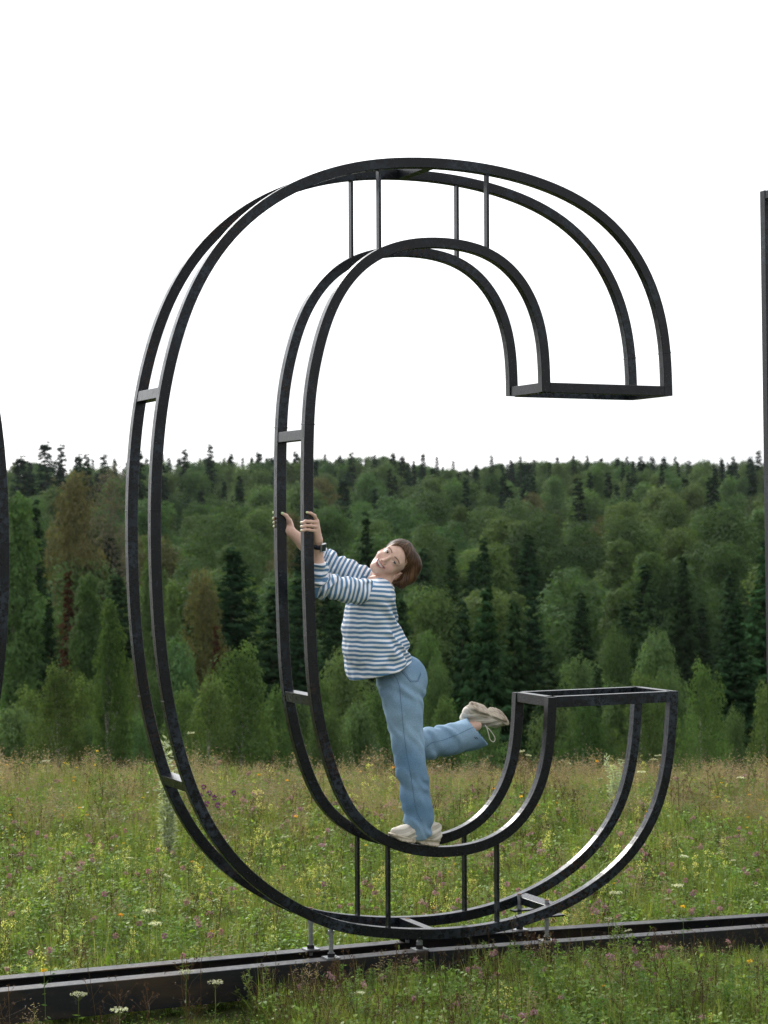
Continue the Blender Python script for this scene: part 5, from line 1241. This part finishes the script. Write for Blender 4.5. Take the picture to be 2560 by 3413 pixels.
YG = [(.25, .28, .080), (.20, .255, .060), (.30, .285, .12), (.165, .235, .052)]
ST = [(.30, .25, .16), (.26, .20, .14), (.34, .29, .19), (.21, .23, .08), (.24, .18, .135)]
def up_pts(r, n, rad, h0, h1): a = r.uniform(0, 2*PI, n); q_ = rad * np.sqrt(r.uniform(0, 1, n)); return np.stack([np.cos(a)*q_, np.sin(a)*q_, r.uniform(h0, h1, n)], 1)
def t_grass(h, cols, n=46, w_=.0042): return blades(rg, n, .09, h * .45, h, w_, 1.0, cols)[0]
def t_dry(h):
    b, P = blades(rg, 16, .08, h * .7, h, .0032, .55, ST, .25); tips = P[:, -1]
    seeds = np.repeat(tips, 12, 0) + rg.normal(0, .012, (16 * 12, 3)) * np.array((1, 1, 2.6)) - np.array((0, 0, .03))
    return merge(b, leaves(rg, seeds, .016, .005, .2, (.27, .20, .155)), blades(rg, 18, .08, h * .25, h * .5, .0036, .9, YG)[0])
def t_clover(flowers=0, dens=46):
    P = up_pts(rg, dens, .09, .05, .20); parts = [leaves(rg, P, .026, .020, 1.6, (.19, .29, .062)), stems(rg, P * np.array((.7, .7, 0)), P, .0016, (.09, .14, .04))]
    if flowers:
        H_ = up_pts(rg, flowers, .07, .17, .30); parts += [stems(rg, H_ * np.array((.6, .6, 0)), H_, .0022, (.09, .13, .04)), blobs(rg, H_, .017, (.34, .19, .28), 22)]
        bb = up_pts(rg, 2, .07, .15, .26); parts += [stems(rg, bb * np.array((.6, .6, 0)), bb, .0022, (.09, .10, .04)), blobs(rg, bb, .014, (.07, .035, .022), 14)]
    return merge(*parts)
def t_rattle(n=3):
    parts = []
    for i in range(n):
        b = up_pts(rg, 1, .06, 0, 0)[0]; h = rg.uniform(.22, .36); t = b + np.array((rg.normal(0, .03), rg.normal(0, .03), h)); parts.append(stems(rg, [b], [t], .0026, (.12, .14, .05), .01))
        k = 12; s_ = rg.uniform(.5, 1.0, k); parts.append(blobs(rg, b + (t - b) * s_[:, None] + rg.normal(0, .010, (k, 3)), .0115, (.60, .58, .22), 6)); parts.append(leaves(rg, b + (t - b) * rg.uniform(.15, .9, 14)[:, None], .035, .008, .6, (.16, .22, .055)))
    return merge(*parts)
def t_hawk(n=2):
    H_ = up_pts(rg, n, .07, .22, .36); return merge(stems(rg, H_ * np.array((.5, .5, 0)), H_, .002, (.11, .14, .04)), blobs(rg, H_, .011, (.72, .44, .05), 18, .4), leaves(rg, up_pts(rg, 12, .06, .01, .05), .05, .014, 1.2, (.09, .14, .035)))
def umbel(r, c, R, col, n=40):
    a = r.uniform(0, 2*PI, n); q_ = R * np.sqrt(r.uniform(0, 1, n)); P = c + np.stack([np.cos(a)*q_, np.sin(a)*q_, r.normal(0, .003, n) - q_ ** 2 * 2.5], 1); return blobs(r, P, .0062, col, 5, .5), stems(r, np.repeat(np.array(c)[None] - np.array((0, 0, .035)), 10, 0), P[:10], .0015, (.13, .15, .07), .002)
def t_yarrow(n=1, h0=.32, h1=.46):
    parts = []
    for i in range(n):
        b = up_pts(rg, 1, .04, 0, 0)[0]; t = b + np.array((rg.normal(0, .04), rg.normal(0, .04), rg.uniform(h0, h1))); u_, s_ = umbel(rg, t + np.array((0, 0, .03)), rg.uniform(.026, .038), (.58, .58, .52)); parts += [stems(rg, [b], [t], .0034, (.13, .16, .07), .012), u_, s_, leaves(rg, b + (t - b) * rg.uniform(.05, .8, 26)[:, None], .045, .008, .4, (.09, .13, .05))]
    return merge(*parts)
def t_feather(h=.3, col=(.125, .20, .05), n=5, k=60):
    parts = []
    for i in range(n):
        b = up_pts(rg, 1, .06, 0, 0)[0]; t = b + np.array((rg.normal(0, .06), rg.normal(0, .06), h * rg.uniform(.6, 1.05))); parts.append(stems(rg, [b], [t], .0024, col, .02)); s_ = rg.uniform(.1, 1, k); parts.append(leaves(rg, b + (t - b) * s_[:, None], .030 * (1.2 - .5), .0065, .5, col))
    return merge(*parts)
def t_dead(h=.42, n=2):
    parts = []
    for i in range(n):
        b = up_pts(rg, 1, .05, 0, 0)[0]; t = b + np.array((rg.normal(0, .06), rg.normal(0, .06), h * rg.uniform(.75, 1.1))); m_ = 7; s_ = rg.uniform(.45, .95, m_); q_ = b + (t - b) * s_[:, None]; e = q_ + np.stack([rg.normal(0, .05, m_), rg.normal(0, .05, m_), rg.uniform(.03, .09, m_)], 1)
        parts += [stems(rg, [b], [t], .0028, (.075, .045, .030), .015), stems(rg, q_, e, .0018, (.08, .05, .035), .006), blobs(rg, np.concatenate([e, t[None]]), .010, (.06, .035, .022), 9)]
    return merge(*parts)
def t_purple(n=4, h=.45):
    parts = []
    for i in range(n):
        b = up_pts(rg, 1, .05, 0, 0)[0]; t = b + np.array((rg.normal(0, .09), rg.normal(0, .06), h * rg.uniform(.7, 1.1))); parts += [stems(rg, [b], [t], .003, (.08, .11, .05), .02), blobs(rg, [t], .020, (.17, .055, .20), 26), leaves(rg, b + (t - b) * rg.uniform(.1, .85, 16)[:, None], .05, .009, .4, (.075, .12, .045))]
    return merge(*parts)
def t_broadleaf(L=.10, n=9, col=(.19, .29, .062)):
    P = up_pts(rg, n, .05, .01, .10); return merge(leaves(rg, P, L, L * .42, .9, col), blades(rg, 14, .06, .08, .2, .004, .9, GR)[0])
kinds = {'g1': [pmesh('grass', t_grass(.26, GR), GRASS) for _ in range(4)], 'g2': [pmesh('grass', t_grass(.33, YG, 44), GRASS) for _ in range(3)], 'dry': [pmesh('grass', t_dry(h), GRASS) for h in (.30, .35, .42)],
         'clo': [pmesh('herb', t_clover(0), GRASS) for _ in range(3)], 'clof': [pmesh('herb', t_clover(4), GRASS) for _ in range(2)], 'rat': [pmesh('herb', t_rattle(3), GRASS) for _ in range(3)], 'haw': [pmesh('herb', t_hawk(), GRASS) for _ in range(2)],
         'yar': [pmesh('herb', t_yarrow(), GRASS) for _ in range(2)], 'fea': [pmesh('herb', t_feather(), GRASS), pmesh('herb', t_feather(.24, (.16, .215, .07)), GRASS)], 'dead': [pmesh('herb', t_dead(), GRASS) for _ in range(2)], 'bro': [pmesh('herb', t_broadleaf(), GRASS), pmesh('herb', t_broadleaf(.07, 12, (.21, .30, .07)), GRASS)]}
names = list(kinds); flat = [m_ for k in names for m_ in kinds[k]]; start = {}; n_ = 0
for k in names: start[k] = (n_, len(kinds[k])); n_ += len(kinds[k])
def pat(x, y, f, s): return .5 + .5 * np.sin(x * f + 1.7 * np.sin(y * f * .8 + s) + s) * np.sin(y * f * 1.1 + 1.3 * np.sin(x * f * .7 + 2 * s))
def meadow(name, ykeep, dens, y0, y1, seed, label=None):
    r = np.random.default_rng(seed); P, Rr, Sc, Ix = [], [], [], []
    half = lambda y: 1.6 + .30 * y
    area = sum(2 * half(y) * .25 for y in np.arange(y0, y1, .25)); n = int(area * dens)
    while len(P) < n:
        y = r.uniform(y0, y1); x = r.uniform(-half(y), half(y)); u_ = (Vector((x, y, 0)) - LO).dot(LU); d_ = (Vector((x, y, 0)) - LO).dot(LW)
        if not ykeep(d_): continue
        f = sstep(14.3, 17.0, y); w_ = {'g1': .65, 'g2': .55 + .7 * f, 'dry': .03 + .7 * f * (.4 + pat(x, y, .9, 2.)), 'clo': .6 + 1.2 * pat(x, y, 1.3, .3) * (1 - .6 * f), 'clof': .16 * pat(x, y, 1.1, 1.1) * (1 - .5 * f), 'rat': .20 * pat(x, y, 1.4, 3.2) * (1 - .5 * f), 'haw': .014 + .02 * f, 'yar': .006, 'fea': .42 * pat(x, y, 1.0, 4.0), 'dead': .04 + .05 * pat(x, y, 1.2, 5.), 'bro': .6 * (1 - .6 * f)}
        if d_ < 0: w_['rat'] *= .2; w_['g2'] *= 1.3; w_['bro'] *= 2.0; w_['clof'] *= .6; w_['dead'] *= 2.2; w_['fea'] *= 1.6; w_['haw'] *= .5
        k = names[r.choice(len(names), p=np.array([w_[q_] for q_ in names]) / sum(w_.values()))]
        a, c = start[k]; s = r.uniform(.75, 1.25) * (.85 if y < 15 else 1.0)
        if -.10 < d_ < .45: s *= .5
        if d_ < 0 and not (k in ('dead', 'yar', 'dry') and r.uniform() < .35): s *= (.42 if u_ < -1.75 else .95 if u_ < .5 else .66) * (1.0 if d_ > -.5 else 1.1)
        P.append((x, y, float(hgt(x, y)) - .01)); Rr.append((r.normal(0, .12), r.normal(0, .12), r.uniform(0, 6.28))); Sc.append((s, s, s * r.uniform(.8, 1.15))); Ix.append(a + int(r.integers(0, c)))
    return scatter(name, P, Rr, Sc, Ix, flat)
inbeam = lambda d: (FRX - .015 < d < FRX + FLW + .005) or (BRX - .005 < d < BRX + FLW + .015)
meadow('meadow_grass', lambda d: d > 0 and not inbeam(d), 210, 9.0, 19.5, 1)
meadow('foreground_grass', lambda d: d <= FRX - .02 and d > -1.8, 230, 7.6, 12.0, 2)
meadow('slope_grass', lambda d: True, 70, 19.5, 28, 3)

# ------------------------------------------------------------------ single plants one can pick out
def put_plant(name, me, px, py, h, label, cat, group, s=1.0, Y=None, below=None):
    """px, py: where its head shows; h: height of the head above the ground"""
    p = GP(px, py, h); x, y = p.x, p.y; o = bpy.data.objects.new(name, me); link(o); o.location = (x, y, float(hgt(x, y))); o.scale = (s, s, s); o.rotation_euler = (0, 0, random.uniform(0, 6.28)); return tag(o, label, cat, group)
def one(fn, *a, **k): return pmesh('plant', fn(*a, **k), GRASS)
def stalk_head(h, head):
    """one stem with one head and a few leaves, its head exactly above the origin"""
    b = np.zeros((1, 3)); t = np.array([[0, 0, h]]); lv = leaves(rg, np.stack([rg.normal(0, .008, 18), rg.normal(0, .008, 18), rg.uniform(.02, h * .85, 18)], 1), .045, .009, .5, (.085, .135, .045))
    st = stems(rg, b, t, .0032, (.11, .14, .06), .008)
    if head == 'yarrow': u_, s_ = umbel(rg, np.array((0, 0, h + .02)), .036, (.68, .68, .62), 60); return merge(st, lv, u_, s_)
    if head == 'clover': return merge(st, lv, blobs(rg, t, .019, (.36, .19, .29), 34))
    if head == 'hawk': return merge(st, lv, blobs(rg, t, .015, (.80, .43, .03), 26, .4))
    if head == 'purple': return merge(st, lv, blobs(rg, t, .021, (.16, .05, .20), 34))
    if head == 'dead': return merge(st, blobs(rg, t, .014, (.06, .032, .02), 20))
Hh = {k: [pmesh(k, stalk_head(h, k), GRASS) for h in (.38, .34)] for k in ('yarrow', 'clover', 'hawk', 'purple', 'dead')}
hts = (.38, .34)
for i, (px, py, l) in enumerate(((170, 2145, 'white yarrow in front of the front channel, left of the others'), (465, 2112, 'white yarrow before the front channel under the outer curve'), (258, 2175, 'low white yarrow in the grass before the front channel'), (402, 2092, 'white yarrow behind the front channel by the left rods'), (323, 1972, 'broad white yarrow in the meadow left of the letter foot'), (335, 1998, 'small white yarrow just below the broad one'), (1330, 1925, 'white yarrow behind the outer right curve'), (1465, 1905, 'white yarrow in the meadow right of the outer right curve'), (1385, 1660, 'far white yarrow by the outer right tube'), (1600, 1670, 'far white yarrow by the straight letter'))):
    put_plant('yarrow', Hh['yarrow'][i % 2], px, py, hts[i % 2] + .02, l, 'flower', 'white yarrow flowers')
cl = [(107, 2040), (250, 2013), (455, 2005), (395, 2050), (355, 2008), (478, 2002), (300, 1985), (65, 2050), (225, 1930), (200, 1860), (170, 1880), (130, 1905), (320, 1880), (395, 1870), (340, 1830), (20, 1900), (80, 1800), (270, 1790), (430, 1985), (1450, 1850), (1480, 1880), (1430, 1870), (1385, 1820), (1120, 1905), (1095, 1890), (990, 1930), (700, 1895), (610, 1860)]
for i, (px, py) in enumerate(cl):
    put_plant('red_clover', Hh['clover'][i % 2], px, py, hts[i % 2], ('pink clover head in the meadow beside the outer left curve' if px < 500 else 'pink clover head in the meadow inside the letter' if px < 1200 else 'pink clover head in the meadow beyond the outer right curve'), 'flower', 'pink clovers left' if px < 500 else 'pink clovers inside' if px < 1200 else 'pink clovers right', s=.9)
for i, (px, py) in enumerate(((440, 1718), (452, 1730), (463, 1738), (447, 1750), (470, 1752), (432, 1735), (505, 1728))):
    put_plant('knapweed', Hh['purple'][i % 2], px, py, hts[i % 2], 'dark purple flower head of the cluster behind the left cross bar', 'flower', 'purple flower cluster', s=1.1)
for i, (px, py) in enumerate(((95, 2098), (260, 1985), (640, 1760), (905, 1700), (1125, 1720), (1160, 1740), (960, 1840), (1130, 1745), (1290, 1640), (1175, 1645), (1180, 1660), (1475, 1955), (850, 1650), (620, 1690), (560, 1680), (1620, 2080))):
    put_plant('hawkbit', Hh['hawk'][i % 2], px, py, hts[i % 2], 'yellow hawkbit blossom ' + ('left of the letter' if px < 300 else 'far back inside the letter' if px < 1200 and py < 1750 else 'low inside the letter' if px < 1200 else 'right of the letter'), 'flower', 'yellow hawkbits', s=1.0)
# a tall silvery mugwort behind the left tubes
def t_mug(h=1.0):
    parts = []
    for i in range(7):
        b = up_pts(rg, 1, .05, 0, 0)[0]; t = b * 2.2 + np.array((rg.normal(0, .04), rg.normal(0, .04), h * (1 - .07 * i))); s_ = rg.uniform(.08, 1, 190)
        parts += [stems(rg, [b], [t], .005, (.20, .22, .14), .015), leaves(rg, b + (t - b) * s_[:, None] + rg.normal(0, .012, (190, 3)), .055, .015, .4, (.36, .41, .31))]
    return merge(*parts)
MUG = pmesh('mugwort', t_mug(), GRASS)
for px, py, h, s_, l in ((362, 1598, .95, .95, 'tall silver-green mugwort behind the left cross bar'), (1330, 1625, .6, .6, 'silver-green mugwort behind the lower arm')):
    put_plant('mugwort', MUG, px, py, h, l, 'plant', 'silver-green mugworts', s=s_)
DOCK = pmesh('dock', t_broadleaf(.16, 7, (.13, .19, .035)), GRASS)
for px, py, l in ((495, 2122, 'bright broad leaf plant before the front channel, left of the letter'), (1355, 2145, 'broad leaf plant in the grass right of the foot'), (742, 2105, 'broad leaf plant before the channel joint'), (1230, 2160, 'broad leaf plant low in the foreground')):
    put_plant('dock', DOCK, px, py, .12, l, 'plant', 'broad leaf plants by the channel', s=1.0)
THIN = pmesh('dry_stalk', t_dead(.62, 1), GRASS)
for px, py, l in ((430, 1960, 'thin dry brown stalk left of the lower curve'), (205, 2060, 'bent dry stalk before the left channel'), (848, 2060, 'dry stalk in front of the lower curve, by the middle rods'), (1130, 2010, 'dry stalk in front of the right end of the lower curve'), (1075, 2090, 'dry stalk before the channel joint'), (1340, 2090, 'dry stalk before the right channel'), (1480, 2080, 'dry stalk near the right end of the front channel'), (700, 2090, 'dry stalk before the left rods')):
    put_plant('dry_stalk', THIN, px, py, .58, l, 'plant', 'dry brown stalks', s=1.0)
# ------------------------------------------------------------------ thin summer haze over the valley
m = MB(); m.box((-900, -60, -19.5), (900, 900, 46))
hm_ = bpy.data.materials.new('haze'); hm_.use_nodes = True; hn_ = hm_.node_tree; hn_.nodes.clear()
ho_ = hn_.nodes.new('ShaderNodeOutputMaterial'); pv = hn_.nodes.new('ShaderNodeVolumePrincipled'); pv.inputs['Color'].default_value = (.80, .87, .95, 1); pv.inputs['Density'].default_value = 0.00004; pv.inputs['Anisotropy'].default_value = .25
hn_.links.new(pv.outputs[0], ho_.inputs['Volume'])
m.build('haze', hm_)['kind'] = 'stuff'
